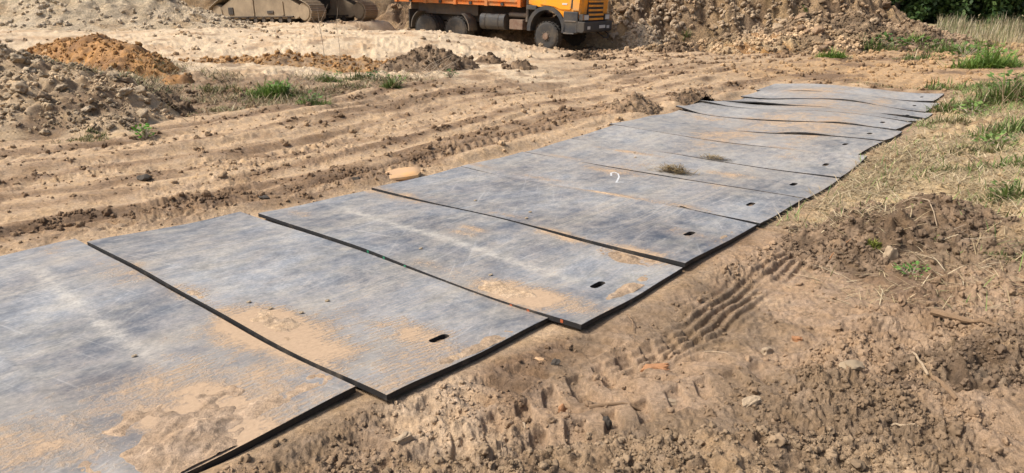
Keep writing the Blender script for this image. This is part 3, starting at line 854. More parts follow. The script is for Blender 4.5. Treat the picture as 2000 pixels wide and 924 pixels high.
def part(name, bm, mat, parent=None, bevel=0.0, smooth=False):
    if bevel:
        bmesh.ops.bevel(bm, geom=list(bm.edges), offset=bevel, segments=2, affect='EDGES', profile=0.6, clamp_overlap=True)
    bmesh.ops.recalc_face_normals(bm, faces=bm.faces)
    me = bpy.data.meshes.new(name)
    bm.to_mesh(me); bm.free()
    me.materials.append(mat)
    if smooth:
        me.polygons.foreach_set('use_smooth', np.ones(len(me.polygons), bool))
        me.set_sharp_from_angle(angle=R(38))
    o = bpy.data.objects.new(name, me); C.objects.link(o)
    if parent: o.parent = parent
    return o

def box_part(name, dims, mat, parent, bevel=0.0):
    bm = bmesh.new(); bx(bm, *dims)
    return part(name, bm, mat, parent, bevel)

# ---------------------------------------------------------------- the tipper truck (local x forward, z up, origin under the front axle)
def build_truck():
    t = empty('tipper_truck')
    tag(t, 'orange tipper truck with black bumper, facing right at the far side of the road', 'truck')
    WR, HB = 0.525, 1.02                                  # wheel radius, half track
    # chassis
    bm = bmesh.new()
    for y in (-0.42, 0.42): bx(bm, -6.75, 0.9, y - 0.05, y + 0.05, 0.86, 1.14)
    for x in (-6.6, -5.0, -3.4, -1.9): bx(bm, x - 0.08, x + 0.08, -0.37, 0.37, 0.9, 1.1)
    for x in (0, -4.1, -5.6): bx(bm, x - 0.1, x + 0.1, -0.95, 0.95, 0.47, 0.66)
    for x in (-4.1, -5.6): bx(bm, x - 0.28, x + 0.28, -0.25, 0.25, 0.36, 0.80)
    for y in (-0.5, 0.5):
        bx(bm, -5.9, -3.8, y - 0.05, y + 0.05, 0.70, 0.80)
        bx(bm, -0.8, 0.8, y - 0.05, y + 0.05, 0.68, 0.76)
    part('chassis', bm, M_DARKSTEEL, t)
    # wheels
    def wheel(name, x, y, front, dual):
        sg = -1 if y < 0 else 1
        w = 0.33
        bm = bmesh.new()
        seg = 44
        rows = [(-w / 2, WR * 0.60), (-w / 2 - 0.01, WR * 0.80), (-w / 2 + 0.02, WR * 0.95), (-w / 2 + 0.06, WR), (-0.03, WR), (-0.015, WR - 0.02),
                (0.015, WR - 0.02), (0.03, WR), (w / 2 - 0.06, WR), (w / 2 - 0.02, WR * 0.95), (w / 2 + 0.01, WR * 0.80), (w / 2, WR * 0.60)]
        lathe_y(bm, rows, seg)
        for k in range(26):                               # tread blocks
            a = 2 * math.pi * k / 26
            for side in (-1, 1):
                b2 = bmesh.new()
                bx(b2, -0.04, 0.04, side * 0.10 - 0.055, side * 0.10 + 0.055, WR - 0.01, WR + 0.018)
                bmesh.ops.rotate(b2, verts=b2.verts, cent=(0, 0, 0), matrix=Matrix.Rotation(a + side * 0.05, 3, 'Y'))
                tmp = bpy.data.meshes.new('t'); b2.to_mesh(tmp); b2.free(); bm.from_mesh(tmp); bpy.data.meshes.remove(tmp)
        ty = part(name, bm, M_RUBBER, t, smooth=True)
        ty.location = (x, y, WR)
        bm = bmesh.new()
        if front:
            lathe_y(bm, [(-sg * 0.02, WR * 0.60), (sg * 0.12, WR * 0.60), (sg * 0.10, WR * 0.52), (sg * 0.13, WR * 0.40), (sg * 0.15, WR * 0.36), (sg * 0.16, WR * 0.25), (sg * 0.22, WR * 0.22), (sg * 0.225, 0.01)], 28)
        else:
            lathe_y(bm, [(-sg * 0.02, WR * 0.60), (sg * 0.14, WR * 0.60), (sg * 0.11, WR * 0.52), (sg * 0.01, WR * 0.46), (sg * 0.0, WR * 0.34), (sg * 0.10, WR * 0.30), (sg * 0.12, WR * 0.2), (sg * 0.12, 0.01)], 28)
        rim = part('rim', bm, M_RUST, ty, smooth=True)
        bm = bmesh.new()
        rb = WR * (0.32 if front else 0.40)
        for k in range(10):
            a = 2 * math.pi * k / 10
            yy = sg * (0.165 if front else 0.02)
            lathe_y(bm, [(yy - 0.02, 0.018), (yy + sg * 0.03, 0.016)], 6, rb * math.cos(a), 0, rb * math.sin(a))
        tag(part('wheel_nuts', bm, M_STEEL, ty), kind='stuff')
        if dual:
            bm = bmesh.new(); lathe_y(bm, rows, 32)
            o = part('inner_tyre', bm, M_RUBBER, ty, smooth=True); o.location = (0, -sg * 0.36, 0)
        return ty
    for y in (-HB, HB):
        f = wheel('wheel', 0, y, True, False); f.rotation_euler = (0, 0, R(-6))
        wheel('wheel', -4.1, y * 1.03, False, True); wheel('wheel', -5.6, y * 1.03, False, True)
    # cab shell: side profile with the wheel arch cut away
    arch = [(0.76 * math.cos(a), 0.60 + 0.88 * math.sin(a)) for a in np.linspace(0.95, math.pi - 0.95, 9)]
    prof = [(1.32, 1.20), (1.38, 1.9), (1.20, 3.05), (0.95, 3.16), (-0.72, 3.14), (-0.80, 3.0), (-0.80, 1.62), (-0.40, 1.56)] + [(p[0] * 0.6, 1.56) for p in arch[::-1][2:7]] + [(0.50, 1.42), (0.62, 1.20)]
    bm = bmesh.new(); prism(bm, prof, -1.19, 1.19)
    part('cab', bm, M_ORANGE, t, 0.035, True)
    for sy in (-1, 1):
        y0, y1 = (1.192, 1.225) if sy > 0 else (-1.225, -1.192)
        bm = bmesh.new(); prism(bm, [(0.95, 1.50), (1.02, 2.05), (0.92, 2.98), (-0.32, 2.98), (-0.32, 1.64), (0.30, 1.60), (0.56, 1.50)], y0, y1)
        d = part('door', bm, M_ORANGE, t, 0.008)
        bm = bmesh.new(); prism(bm, [(0.94, 2.12), (0.86, 2.90), (-0.22, 2.90), (-0.22, 2.12)], y0 + sy * 0.012 if sy > 0 else y0 - 0.012, y1 + 0.012 if sy > 0 else y1 - 0.012)
        part('window', bm, M_GLASS, d)
        bm = bmesh.new(); bx(bm, -0.25, -0.07, y1 if sy > 0 else y0 - 0.03, (y1 + 0.03) if sy > 0 else y0, 1.93, 1.98)
        part('handle', bm, M_PLASTIC, d)
        # door pocket shape at the corner, air deflector
        bm = bmesh.new(); prism(bm, [(1.04, 1.48), (1.30, 1.48), (1.34, 2.0), (1.20, 2.95), (1.10, 2.95)], y0 - 0.012 * (sy < 0), y1 + 0.012 * (sy > 0))
        part('corner_deflector', bm, M_ORANGE, t, 0.012)
        box_part('door_trim', (0.985, 1.03, y0 - 0.008, y1 + 0.008, 1.55, 2.1), M_PLASTIC, t)
        # badge on the door
        box_part('badge', (0.62, 0.82, (1.226 if sy > 0 else -1.236), (1.236 if sy > 0 else -1.226), 1.66, 1.72), M_PLATE, t)
        # wheel arch in dark plastic
        bm = bmesh.new()
        out, inn = [], []
        for a in np.linspace(-0.10, math.pi + 0.10, 18):
            out.append((0.80 * math.cos(a), 0.78 + 0.82 * math.sin(a))); inn.append((0.66 * math.cos(a), 0.76 + 0.70 * math.sin(a)))
        ya, yb = (0.80, 1.26) if sy > 0 else (-1.26, -0.80)
        for k in range(17):
            q = [out[k], out[k + 1], inn[k + 1], inn[k]]
            prism(bm, q, ya, yb)
        bmesh.ops.remove_doubles(bm, verts=bm.verts, dist=0.0005)
        part('wheel_arch', bm, M_PLASTIC, t, 0.0, True)
        box_part('arch_flare', (-0.86, -0.42, ya - 0.004, yb + 0.004, 1.44, 1.60), M_PLASTIC, t, 0.03)
        # step panel between arch and bumper
        box_part('step_panel', (0.70, 1.28, ya + 0.10 * (sy > 0), yb - 0.0, 0.70, 1.44), M_PLASTIC, t, 0.03)
        box_part('step', (0.74, 1.16, yb - 0.30 if sy > 0 else ya - 0.02, yb + 0.02 if sy > 0 else ya + 0.30, 0.66, 0.71), M_STEEL, t, 0.01)
        box_part('step', (0.76, 1.22, yb - 0.05 if sy > 0 else ya - 0.015, yb + 0.015 if sy > 0 else ya + 0.05, 1.08, 1.13), M_STEEL, t, 0.01)
        box_part('mirror', (1.05, 1.15, sy * 1.45 - 0.12, sy * 1.45 + 0.12, 2.3, 2.95), M_PLASTIC, t, 0.03)
        # headlight block
        hl = box_part('headlight', (1.30, 1.462, sy * 0.95 - 0.26, sy * 0.95 + 0.26, 1.14, 1.36), M_PLASTIC, t, 0.02)
        box_part('lens', (1.35, 1.475, sy * 0.93 - 0.17, sy * 0.93 + 0.20, 1.165, 1.335), M_LAMP, hl, 0.012)
        box_part('indicator', (1.33, 1.471, sy * 1.17 - 0.03, sy * 1.17 + 0.035, 1.165, 1.335), M_REDWOOD, hl, 0.006)
    # front: windscreen, grille bars, bumper
    bm = bmesh.new(); prism(bm, [(1.375, 2.06), (1.235, 2.98), (1.215, 2.98), (1.355, 2.06)], -1.02, 1.02)
    part('windscreen', bm, M_GLASS, t)
    g = box_part('grille', (1.30, 1.405, -0.66, 0.66, 1.12, 2.02), M_PLASTIC, t, 0.01)
    for k in range(6):
        z = 1.15 + k * 0.155
        bm = bmesh.new(); bx(bm, 1.36, 1.455, -0.62 - 0.01 * k, 0.62 + 0.01 * k, z, z + 0.075)
        part('grille_bar', bm, M_ORANGE, g, 0.015)
    bm = bmesh.new(); prism(bm, [(1.12, 0.74), (1.50, 0.72), (1.56, 0.80), (1.55, 1.10), (1.10, 1.13)], -1.25, 1.25)
    b = part('bumper', bm, M_PLASTIC, t, 0.03)
    box_part('number_plate', (1.555, 1.572, 0.05, 0.57, 0.86, 0.97), M_PLATE, b, 0.004)
    for y in (-0.85, 0.85): box_part('fog_lamp', (1.52, 1.566, y - 0.12, y + 0.12, 0.84, 0.95), M_LAMP, b, 0.01)
    bm = bmesh.new(); tube(bm, [(1.2, 0.55, 0.72), (1.5, 0.55, 0.55), (1.56, 0.55, 0.50), (1.56, 0.95, 0.50), (1.5, 1.05, 0.62), (1.3, 1.05, 0.75)], 0.025, 8)
    part('tow_bar', bm, M_DARKSTEEL, t, smooth=True)
    # fuel tank, battery box, exhaust, rear mudguards
    for sy in (-1, 1):
        bm = bmesh.new()
        n = 18
        pr = [(0.30 * math.copysign(abs(math.cos(a)) ** 0.7, math.cos(a)), 0.30 * math.copysign(abs(math.sin(a)) ** 0.7, math.sin(a))) for a in np.linspace(0, 2 * math.pi, n, endpoint=False)]
        ra = [bm.verts.new((-1.85, sy * 0.93 + p[0], 0.94 + p[1])) for p in pr]; rb2 = [bm.verts.new((-2.95, sy * 0.93 + p[0], 0.94 + p[1])) for p in pr]
        bm.faces.new(ra); bm.faces.new(rb2[::-1])
        for k in range(n): bm.faces.new((ra[k], rb2[k], rb2[(k + 1) % n], ra[(k + 1) % n]))
        tk = part('fuel_tank', bm, M_PLASTIC, t, 0.0, True)
        for x in (-2.1, -2.7):
            bm = bmesh.new()
            ra = [bm.verts.new((x, sy * 0.93 + p[0] * 1.035, 0.94 + p[1] * 1.035)) for p in pr]; rb2 = [bm.verts.new((x - 0.05, sy * 0.93 + p[0] * 1.035, 0.94 + p[1] * 1.035)) for p in pr]
            bm.faces.new(ra); bm.faces.new(rb2[::-1])
            for k in range(n): bm.faces.new((ra[k], rb2[k], rb2[(k + 1) % n], ra[(k + 1) % n]))
            part('tank_strap', bm, M_DARKSTEEL, tk)
        bb = box_part('battery_box', (-1.60, -1.02, sy * 0.95 - 0.26, sy * 0.95 + 0.26, 0.70, 1.06), M_RUST, t, 0.02)
        bm = bmesh.new(); tube(bm, [(-1.72, sy * 0.98, 1.22), (-0.95, sy * 0.98, 1.22)], 0.09, 12)
        part('air_tank', bm, M_STEEL, t, smooth=True)
        # curved mudguard in front of the second axle and behind the third
        for cx_, a0, a1 in ((-4.1, -0.05, 1.05), (-5.6, math.pi - 1.05, math.pi + 0.05)):
            bm = bmesh.new()
            an = np.linspace(a0, a1, 9)
            for k in range(8):
                q = [(cx_ + 0.70 * math.cos(an[k]), 0.58 + 0.70 * math.sin(an[k])), (cx_ + 0.70 * math.cos(an[k + 1]), 0.58 + 0.70 * math.sin(an[k + 1])),
                     (cx_ + 0.665 * math.cos(an[k + 1]), 0.58 + 0.665 * math.sin(an[k + 1])), (cx_ + 0.665 * math.cos(an[k]), 0.58 + 0.665 * math.sin(an[k]))]
                prism(bm, q, sy * 0.98 - 0.30, sy * 0.98 + 0.30)
            bmesh.ops.remove_doubles(bm, verts=bm.verts, dist=0.0005)
            part('mudguard', bm, M_STEEL, t)
        box_part('mud_flap', (-6.42, -6.38, sy * 0.98 - 0.28, sy * 0.98 + 0.28, 0.45, 1.25), M_RUBBER, t)
        box_part('side_panel', (-6.3, -3.35, sy * 0.72 - 0.02, sy * 0.72 + 0.02, 1.10, 1.50), M_STEEL, t)
    box_part('sub_frame', (-6.9, -1.0, -0.5, 0.5, 1.14, 1.50), M_DARKSTEEL, t)
    bm = bmesh.new(); tube(bm, [(-0.90, -1.05, 1.0), (-0.90, -1.05, 3.2)], 0.07, 12)
    part('exhaust_pipe', bm, M_STEEL, t, smooth=True)
    # tipper body: floor, sides with drop panels and ribs, head board, tail gate
    bed = box_part('bed_floor', (-7.10, -1.08, -1.25, 1.25, 1.52, 1.66), M_ORANGE_BED, t, 0.01)
    for sy in (-1, 1):
        y0, y1 = (1.18, 1.25) if sy > 0 else (-1.25, -1.18)
        box_part('side_board', (-6.98, -1.20, y0 - 0.01, y1 - 0.01 * sy, 1.662, 2.75), M_ORANGE_BED, t, 0.01)
        for k, x in enumerate((-7.05, -5.55, -4.08, -2.62, -1.15)):
            box_part('side_post', (x - 0.07, x + 0.07, (y0 if sy > 0 else y0 - 0.06), (y1 + 0.06 if sy > 0 else y1), 1.50, 2.82), M_ORANGE_BED, t, 0.015)
        for z in (1.67, 2.68): box_part('side_rail', (-6.98, -1.22, (y1 - 0.02 if sy > 0 else y0 - 0.045), (y1 + 0.045 if sy > 0 else y0 + 0.02), z, z + 0.09), M_ORANGE_BED, t, 0.012)
        for x in (-6.3, -4.8, -3.35, -1.9): box_part('hinge', (x - 0.06, x + 0.06, (y1 + 0.0 if sy > 0 else y0 - 0.055), (y1 + 0.055 if sy > 0 else y0), 1.535, 1.64), M_DARKSTEEL, t)
    box_part('head_board', (-1.17, -1.09, -1.18, 1.18, 1.662, 3.0), M_ORANGE_BED, t, 0.01)
    box_part('tail_gate', (-7.10, -7.03, -1.17, 1.17, 1.662, 2.75), M_ORANGE_BED, t, 0.01)
    return t
truck = build_truck()
ALPHA = R(31)
fx = Vector((math.cos(ALPHA), -math.sin(ALPHA), 0)); lat = Vector((math.sin(ALPHA), math.cos(ALPHA), 0))
wheel_near = Vector((1.34, 27.2, -0.12))             # foot of the near front wheel
truck.location = wheel_near + lat * 1.02
truck.rotation_euler = (0, R(2.0), -ALPHA)

# ---------------------------------------------------------------- the excavator: undercarriage in view, upper works above the picture
def build_excavator():
    t = empty('excavator')
    tag(t, 'tracked excavator with sand-caked tracks, standing on the pale sand left of the truck', 'excavator')
    # side profile of the chain: low ends, raised middle
    key = [(-2.55, 0.0), (2.55, 0.0), (2.80, 0.06), (2.97, 0.22), (3.02, 0.42), (2.94, 0.60), (2.76, 0.72), (1.45, 1.22), (1.20, 1.29), (-1.30, 1.29), (-1.60, 1.22), (-2.72, 0.72), (-2.93, 0.60), (-3.02, 0.42), (-2.97, 0.22), (-2.80, 0.06)]
    P = [Vector((a * 1.12, b * 1.08)) for a, b in key]
    seg = [(P[(k + 1) % len(P)] - P[k]).length for k in range(len(P))]
    total = sum(seg); nshoe = 62
    def along(d):
        d %= total
        for k, L in enumerate(seg):
            if d <= L:
                a, b = P[k], P[(k + 1) % len(P)]
                return a + (b - a) * (d / L), (b - a).normalized()
            d -= L
    sw = 0.80
    bm = bmesh.new(); bx(bm, -0.118, 0.118, -sw / 2, sw / 2, -0.03, 0.0)
    for x in (-0.10, 0.0, 0.09): bx(bm, x - 0.008, x + 0.012, -sw / 2 + 0.004, sw / 2 - 0.004, -0.062, -0.0302)
    shoe0 = part('track_shoe', bm, M_SHOE)
    first = True
    for sy in (-1.55, 1.55):
        bm = bmesh.new()
        prism(bm, [(-2.35, 0.16), (2.35, 0.16), (2.65, 0.30), (2.66, 0.66), (1.45, 1.16), (-1.45, 1.16), (-2.66, 0.66), (-2.65, 0.30)], -0.26, 0.26)
        tr = part('track', bm, M_SANDY, t, 0.02); tr.location = (0, sy, 0)
        for k in range(nshoe):
            p, d = along(k * total / nshoe)
            ang = math.atan2(d.y, d.x)
            mw = Matrix.Translation((p.x, 0, p.y)) @ Matrix.Rotation(-ang, 4, 'Y')
            if first: shoe0.parent = tr; shoe0.matrix_local = mw; first = False
            else: copy_child(shoe0, tr, mw)
        for x in (-2.86, 2.86):
            bm = bmesh.new(); lathe_y(bm, [(-0.30, 0.10), (-0.30, 0.33), (-0.24, 0.37), (0.24, 0.37), (0.30, 0.33), (0.30, 0.10)], 24)
            part('idler', bm, M_SANDY, tr, smooth=True).location = (x, 0, 0.44)
        for x in np.linspace(-1.9, 1.9, 8):
            bm = bmesh.new(); lathe_y(bm, [(-0.29, 0.06), (-0.29, 0.115), (0.29, 0.115), (0.29, 0.06)], 14)
            part('roller', bm, M_DARKSTEEL, tr, smooth=True).location = (float(x), 0, 0.125)
        # ribs, and plates coloured dark as recess shade, on the outer face of the frame
        for x, w, z0, z1 in ((-1.9, 0.34, 0.36, 0.66), (-0.35, 0.10, 0.30, 1.02), (0.75, 0.40, 0.38, 0.50), (1.55, 0.12, 0.30, 0.86)):
            b2 = bmesh.new(); bx(b2, x - w / 2, x + w / 2, -0.30, 0.30, z0, z1)
            part('frame_plate', b2, M_DARKSTEEL if w > 0.2 else M_SANDY, tr, 0.012)
        b2 = bmesh.new(); bx(b2, -2.2, 2.2, -0.33, 0.33, 0.235, 0.275)
        part('roller_guard', b2, M_DARKSTEEL, tr)
    # car body, turntable, house, cab, boom
    box_part('car_body', (-1.1, 1.1, -1.32, 1.32, 0.55, 1.15), M_DARKSTEEL, t, 0.04)
    bm = bmesh.new(); tube(bm, [(0, 0, 1.1), (0, 0, 1.42)], 0.85, 28); part('turntable', bm, M_DARKSTEEL, t, smooth=True)
    box_part('house', (-3.3, 1.1, -1.45, 1.45, 1.44, 2.6), M_YELLOW, t, 0.08)
    box_part('counterweight', (-3.75, -3.32, -1.45, 1.45, 1.5, 2.75), M_DARKSTEEL, t, 0.1)
    cb = box_part('cab', (0.0, 1.75, -1.45, -0.45, 1.6, 3.2), M_YELLOW, t, 0.06)
    box_part('window', (0.35, 1.6, -1.463, -0.437, 2.3, 3.05), M_GLASS, cb)
    bm = bmesh.new(); prism(bm, [(0.8, 2.0), (1.3, 1.9), (4.2, 4.6), (6.6, 4.2), (6.7, 4.5), (4.1, 5.3), (3.5, 5.1)], -0.3, 0.3)
    part('boom', bm, M_YELLOW, t, 0.03)
    bm = bmesh.new(); prism(bm, [(6.2, 4.9), (6.0, 4.5), (7.2, 2.2), (7.4, 2.3), (6.9, 4.8)], -0.2, 0.2)
    part('dipper_arm', bm, M_YELLOW, t, 0.03)
    bm = bmesh.new(); prism(bm, [(6.7, 2.3), (7.5, 2.3), (7.6, 1.9), (7.2, 1.35), (6.5, 1.25), (6.1, 1.6), (6.6, 1.7)], -0.55, 0.55)
    part('bucket', bm, M_DARKSTEEL, t, 0.02)
    return t
exc = build_excavator()
EA = R(33)
exc.rotation_euler = (0, R(-1.0), -EA)
# the outer lower corner of the near track's right end is seen at (597, 48)
efwd = Vector((math.cos(EA), -math.sin(EA), 0)); elat = Vector((math.sin(EA), math.cos(EA), 0))
d0 = ray(600, 49); p0 = Vector(d0 * (30.0 / d0[1])) + Vector((0, 0, CAM_H))
exc.location = p0 - efwd * 3.1 + elat * (1.55 + 0.4)
exc.location.z = p0.z + 0.03
print('excavator', exc.location[:], 'ground', float(G(np.array([exc.location.x]), np.array([exc.location.y]), False)[0]))
print('truck ground', [float(G(np.array([a]), np.array([b]), False)[0]) for a, b in ((1.55, 27.0), (-2, 29.2), (-3.3, 30))])

# ---------------------------------------------------------------- soil clods lying loose
def ico_clod(seed, sub=2):
    bm = bmesh.new(); bmesh.ops.create_icosphere(bm, subdivisions=sub, radius=1.0)
    r = np.random.RandomState(seed)
    off = r.rand(3) * 50
    for v in bm.verts:
        from mathutils import noise as mn
        q = v.co.normalized()
        k = 1 + 0.6 * mn.noise(Vector(off) + q * 1.3) + 0.45 * mn.noise(Vector(off) + q * 2.9) + 0.28 * mn.noise(Vector(off) + q * 6.5)
        v.co = q * k
        v.co.z *= 0.75
    me = bpy.data.meshes.new('clod'); bm.to_mesh(me); bm.free()
    return me

# large lumps on the left heap, each its own part
clod_meshes = []
for k in range(8):
    me = ico_clod(100 + k, 3); me.materials.append(M_CLOD)
    a = me.attributes.new('Col', 'FLOAT_COLOR', 'POINT')
    base_c = random.choice([(0.36, 0.275, 0.18), (0.32, 0.245, 0.16), (0.27, 0.195, 0.125), (0.38, 0.30, 0.205)])
    a.data.foreach_set('color', np.tile(np.array([*base_c, 1], np.float32), (len(me.vertices), 1)).ravel())
    me.polygons.foreach_set('use_smooth', np.ones(len(me.polygons), bool))
    clod_meshes.append(me)
bank_meshes = []
for k in range(5):
    me = clod_meshes[k].copy()
    c_ = [(0.30, 0.205, 0.125), (0.24, 0.165, 0.105), (0.19, 0.13, 0.085), (0.34, 0.25, 0.16), (0.27, 0.18, 0.11)][k]
    me.attributes['Col'].data.foreach_set('color', np.tile(np.array([*c_, 1], np.float32), (len(me.vertices), 1)).ravel())
    bank_meshes.append(me)
def scatter_parts(parent, h, n, smin, smax, name, frac=0.95, meshes=clod_meshes):
    cnt = 0; tries = 0
    while cnt < n and tries < n * 8:
        tries += 1
        x = h['cx'] + (random.random() * 2 - 1) * h['rx']; y = h['cy'] + (random.random() * 2 - 1) * h['ry']
        b, r = heap_z(h, np.array([x]), np.array([y]), False)
        if r[0] > frac or abs(math.atan2(x, y)) > R(39): continue
        if y > h['cy'] + 0.3 * h['ry'] and random.random() < 0.7: continue
        z = float(G(np.array([x]), np.array([y]), False)[0] + heap_z(h, np.array([x]), np.array([y]))[0][0])
        s = smin + (smax - smin) * random.random() ** 2.5
        o = bpy.data.objects.new(name, random.choice(meshes)); C.objects.link(o)
        o.parent = parent
        o.location = (x - h['cx'], y - h['cy'], z + s * 0.2)
        o.rotation_euler = (random.uniform(-.5, .5), random.uniform(-.5, .5), random.uniform(0, 6.3))
        o.scale = (s * random.uniform(0.8, 1.4), s * random.uniform(0.8, 1.2), s * random.uniform(0.6, 1.0))
        cnt += 1
scatter_parts(heap_clod, h_clod, 290, 0.025, 0.09, 'clod')
scatter_parts(heap_bank, h_bank, 190, 0.07, 0.34, 'clod', meshes=bank_meshes)
scatter_parts(heap_spoil, h_spoil, 170, 0.05, 0.20, 'clod', meshes=bank_meshes)

def scatter_clods():
    """loose crumbs, tens of thousands: points with geometry-node instances"""
    N = 540000
    a = np.radians(rng.uniform(-50, 54, N))
    r = np.exp(rng.uniform(math.log(1.7), math.log(36), N))
    x, y = r * np.sin(a), r * np.cos(a)
    s, c = strip(x, y)
    tr = c - right_edge(s); tl = -MATW - tr
    e = matmask(x, y)
    churn = sst(-0.15, 0.45, fbm(x * 0.9 + 3, y * 0.9, 2, 60) + 0.25)
    wt = tl + 0.45 * perlin(s * 0.16, tl * 0.25, 12) + 0.010 * (s - 7) ** 2
    wt2 = tl - 0.10 * s + 0.3 * perlin(s * 0.2, tl * 0.3, 15)
    st = 0.8 * perlin(wt * 1.6, s * 0.07, 81) + 0.5 * perlin(wt * 4.2, s * 0.13, 82) + 0.5 * perlin(wt2 * 3.0, s * 0.1, 37) + 0.4 * fbm(x * 1.6, y * 1.6, 3, 83)
    rgt = sst(0.02, 0.3, tr)
    patch = sst(0.0, 0.35, fbm(x * 1.7, y * 1.7, 3, 66))
    dens = np.where(tr > 0, rgt * (0.08 + 0.5 * churn * (0.3 + patch)) * (1 - 0.8 * sst(5.5, 7.5, s)), 0.05 + 0.45 * sst(0.1, 0.6, st) * (0.4 + patch))
    dens *= np.where(tr > 0, 0.35 + 0.65 * sst(0.9, 1.5, tr + 0.3 * perlin(s, tr, 4)), 1.0)
    dens = np.where((y > 13.8) & (x < 2), dens * 0.12, dens)
    for h in HEAPS:
        m = np.hypot(x - h['cx'], y - h['cy']) < max(h['rx'], h['ry']) * 1.2
        if m.any():
            _, rr = heap_z(h, x[m], y[m], False)
            dens[m] = np.where(rr < 0.95, dict(sand=0.12, sbank=0.4, bank=0.38, front=0.4).get(h['key'], 0.75), dens[m])
    dens = dens * (0.25 + 0.9 * sst(-0.25, 0.35, fbm(x * 3.5, y * 3.5, 3, 67)))
    keep = (rng.random(N) < dens * 1.15) & (e < -0.015)
    x, y, r = x[keep], y[keep], r[keep]
    n = len(x)
    z = surf(x, y)
    sz = (0.0018 + 0.00065 * r) * np.exp(rng.normal(0, 0.65, n))
    sz = sz * (1 + 1.6 * sst(16, 30, r))
    big = rng.random(n) < 0.025
    sz = np.where(big, sz * rng.uniform(1.8, 3.6, n), sz)
    sz = np.minimum(sz, 0.014 + 0.0025 * r)
    col = soil_colour(x, y)
    hm = np.zeros(n)
    for h in HEAPS:
        m = np.hypot(x - h['cx'], y - h['cy']) < max(h['rx'], h['ry']) * 1.2
        if m.any():
            _, rr = heap_z(h, x[m], y[m], False)
            pal = dict(clod=GREYC, dark=DARKC, clay=CLAYC, clay2=CLAYC, root=DARKC, mound=(0.17, 0.12, 0.08), lump=(0.17, 0.12, 0.08), front=(0.25, 0.18, 0.115), spoil=BROWNC, sodA=DARKC, sodB=DARKC, sodC=DARKC, sodD=DARKC, low=(0.36, 0.255, 0.155), fan=(0.36, 0.27, 0.18), white=(0.38, 0.29, 0.2), sand=(0.46, 0.37, 0.26), sbank=(0.33, 0.235, 0.145), bank=(0.28, 0.195, 0.12)).get(h['key'], BROWNC)
            pc = np.tile(np.array(pal), (int(m.sum()), 1))
            if h['key'] in ('bank', 'sbank', 'spoil', 'clod', 'low'):
                w_ = sst(-0.25, 0.35, fbm(x[m] * 0.45, y[m] * 0.45 + 3, 3, h['seed'] + 11))
                pc = pc * (0.62 + 0.75 * w_)[:, None]
            col[m] = np.where((rr < 0.95)[:, None], pc, col[m])
    col = col * rng.uniform(0.72, 1.08, n)[:, None]
    me = bpy.data.meshes.new('soil_crumbs')
    me.vertices.add(n); me.vertices.foreach_set('co', np.stack([x, y, z + sz * 0.15], 1).astype(np.float32).ravel())
    def attr(nm, ty, key, arr):
        at_ = me.attributes.new(nm, ty, 'POINT'); at_.data.foreach_set(key, np.ascontiguousarray(arr, np.float32).ravel())
    attr('crot', 'FLOAT_VECTOR', 'vector', np.stack([rng.uniform(-.6, .6, n), rng.uniform(-.6, .6, n), rng.uniform(0, 6.28, n)], 1))
    attr('cscl', 'FLOAT_VECTOR', 'vector', sz[:, None] * rng.uniform(0.65, 1.35, (n, 3)))
    c4 = np.ones((n, 4)); c4[:, :3] = col
    attr('Col', 'FLOAT_COLOR', 'color', c4)
    o = bpy.data.objects.new('soil_crumbs', me); C.objects.link(o)
    # node group
    m2, nt2, N2, L2, p2 = new_mat('crumb_soil')
    aa = add(nt2, 'ShaderNodeAttribute', attribute_name='Col'); aa.attribute_type = 'INSTANCER'
    L2.new(aa.outputs['Color'], p2.inputs['Base Color'])
    p2.inputs['Roughness'].default_value = 0.95; p2.inputs['Specular IOR Level'].default_value = 0.1
    ng = bpy.data.node_groups.new('crumbs', 'GeometryNodeTree')
    ng.interface.new_socket('Geometry', in_out='INPUT', socket_type='NodeSocketGeometry')
    ng.interface.new_socket('Geometry', in_out='OUTPUT', socket_type='NodeSocketGeometry')
    gi, go = ng.nodes.new('NodeGroupInput'), ng.nodes.new('NodeGroupOutput')
    ico = ng.nodes.new('GeometryNodeMeshIcoSphere'); ico.inputs['Radius'].default_value = 1.0; ico.inputs['Subdivisions'].default_value = 3
    tn = ng.nodes.new('ShaderNodeTexNoise'); tn.inputs['Scale'].default_value = 1.2; tn.inputs['Detail'].default_value = 4
    sub = ng.nodes.new('ShaderNodeVectorMath'); sub.operation = 'SUBTRACT'; sub.inputs[1].default_value = (0.5, 0.5, 0.5)
    sc = ng.nodes.new('ShaderNodeVectorMath'); sc.operation = 'SCALE'; sc.inputs['Scale'].default_value = 2.1
    sp = ng.nodes.new('GeometryNodeSetPosition')
    sm = ng.nodes.new('GeometryNodeSetMaterial'); sm.inputs['Material'].default_value = m2
    iop = ng.nodes.new('GeometryNodeInstanceOnPoints')
    n1 = ng.nodes.new('GeometryNodeInputNamedAttribute'); n1.data_type = 'FLOAT_VECTOR'; n1.inputs['Name'].default_value = 'crot'
    n2 = ng.nodes.new('GeometryNodeInputNamedAttribute'); n2.data_type = 'FLOAT_VECTOR'; n2.inputs['Name'].default_value = 'cscl'
    L = ng.links.new
    L(ico.outputs['Mesh'], sp.inputs['Geometry']); L(tn.outputs['Color'], sub.inputs[0]); L(sub.outputs[0], sc.inputs[0]); L(sc.outputs[0], sp.inputs['Offset'])
    sh = ng.nodes.new('GeometryNodeSetShadeSmooth'); L(sp.outputs[0], sh.inputs[0]); L(sh.outputs[0], sm.inputs['Geometry']); L(gi.outputs[0], iop.inputs['Points']); L(sm.outputs[0], iop.inputs['Instance'])
    e2r = ng.nodes.new('FunctionNodeEulerToRotation')
    L(n1.outputs['Attribute'], e2r.inputs[0]); L(e2r.outputs[0], iop.inputs['Rotation']); L(n2.outputs['Attribute'], iop.inputs['Scale'])
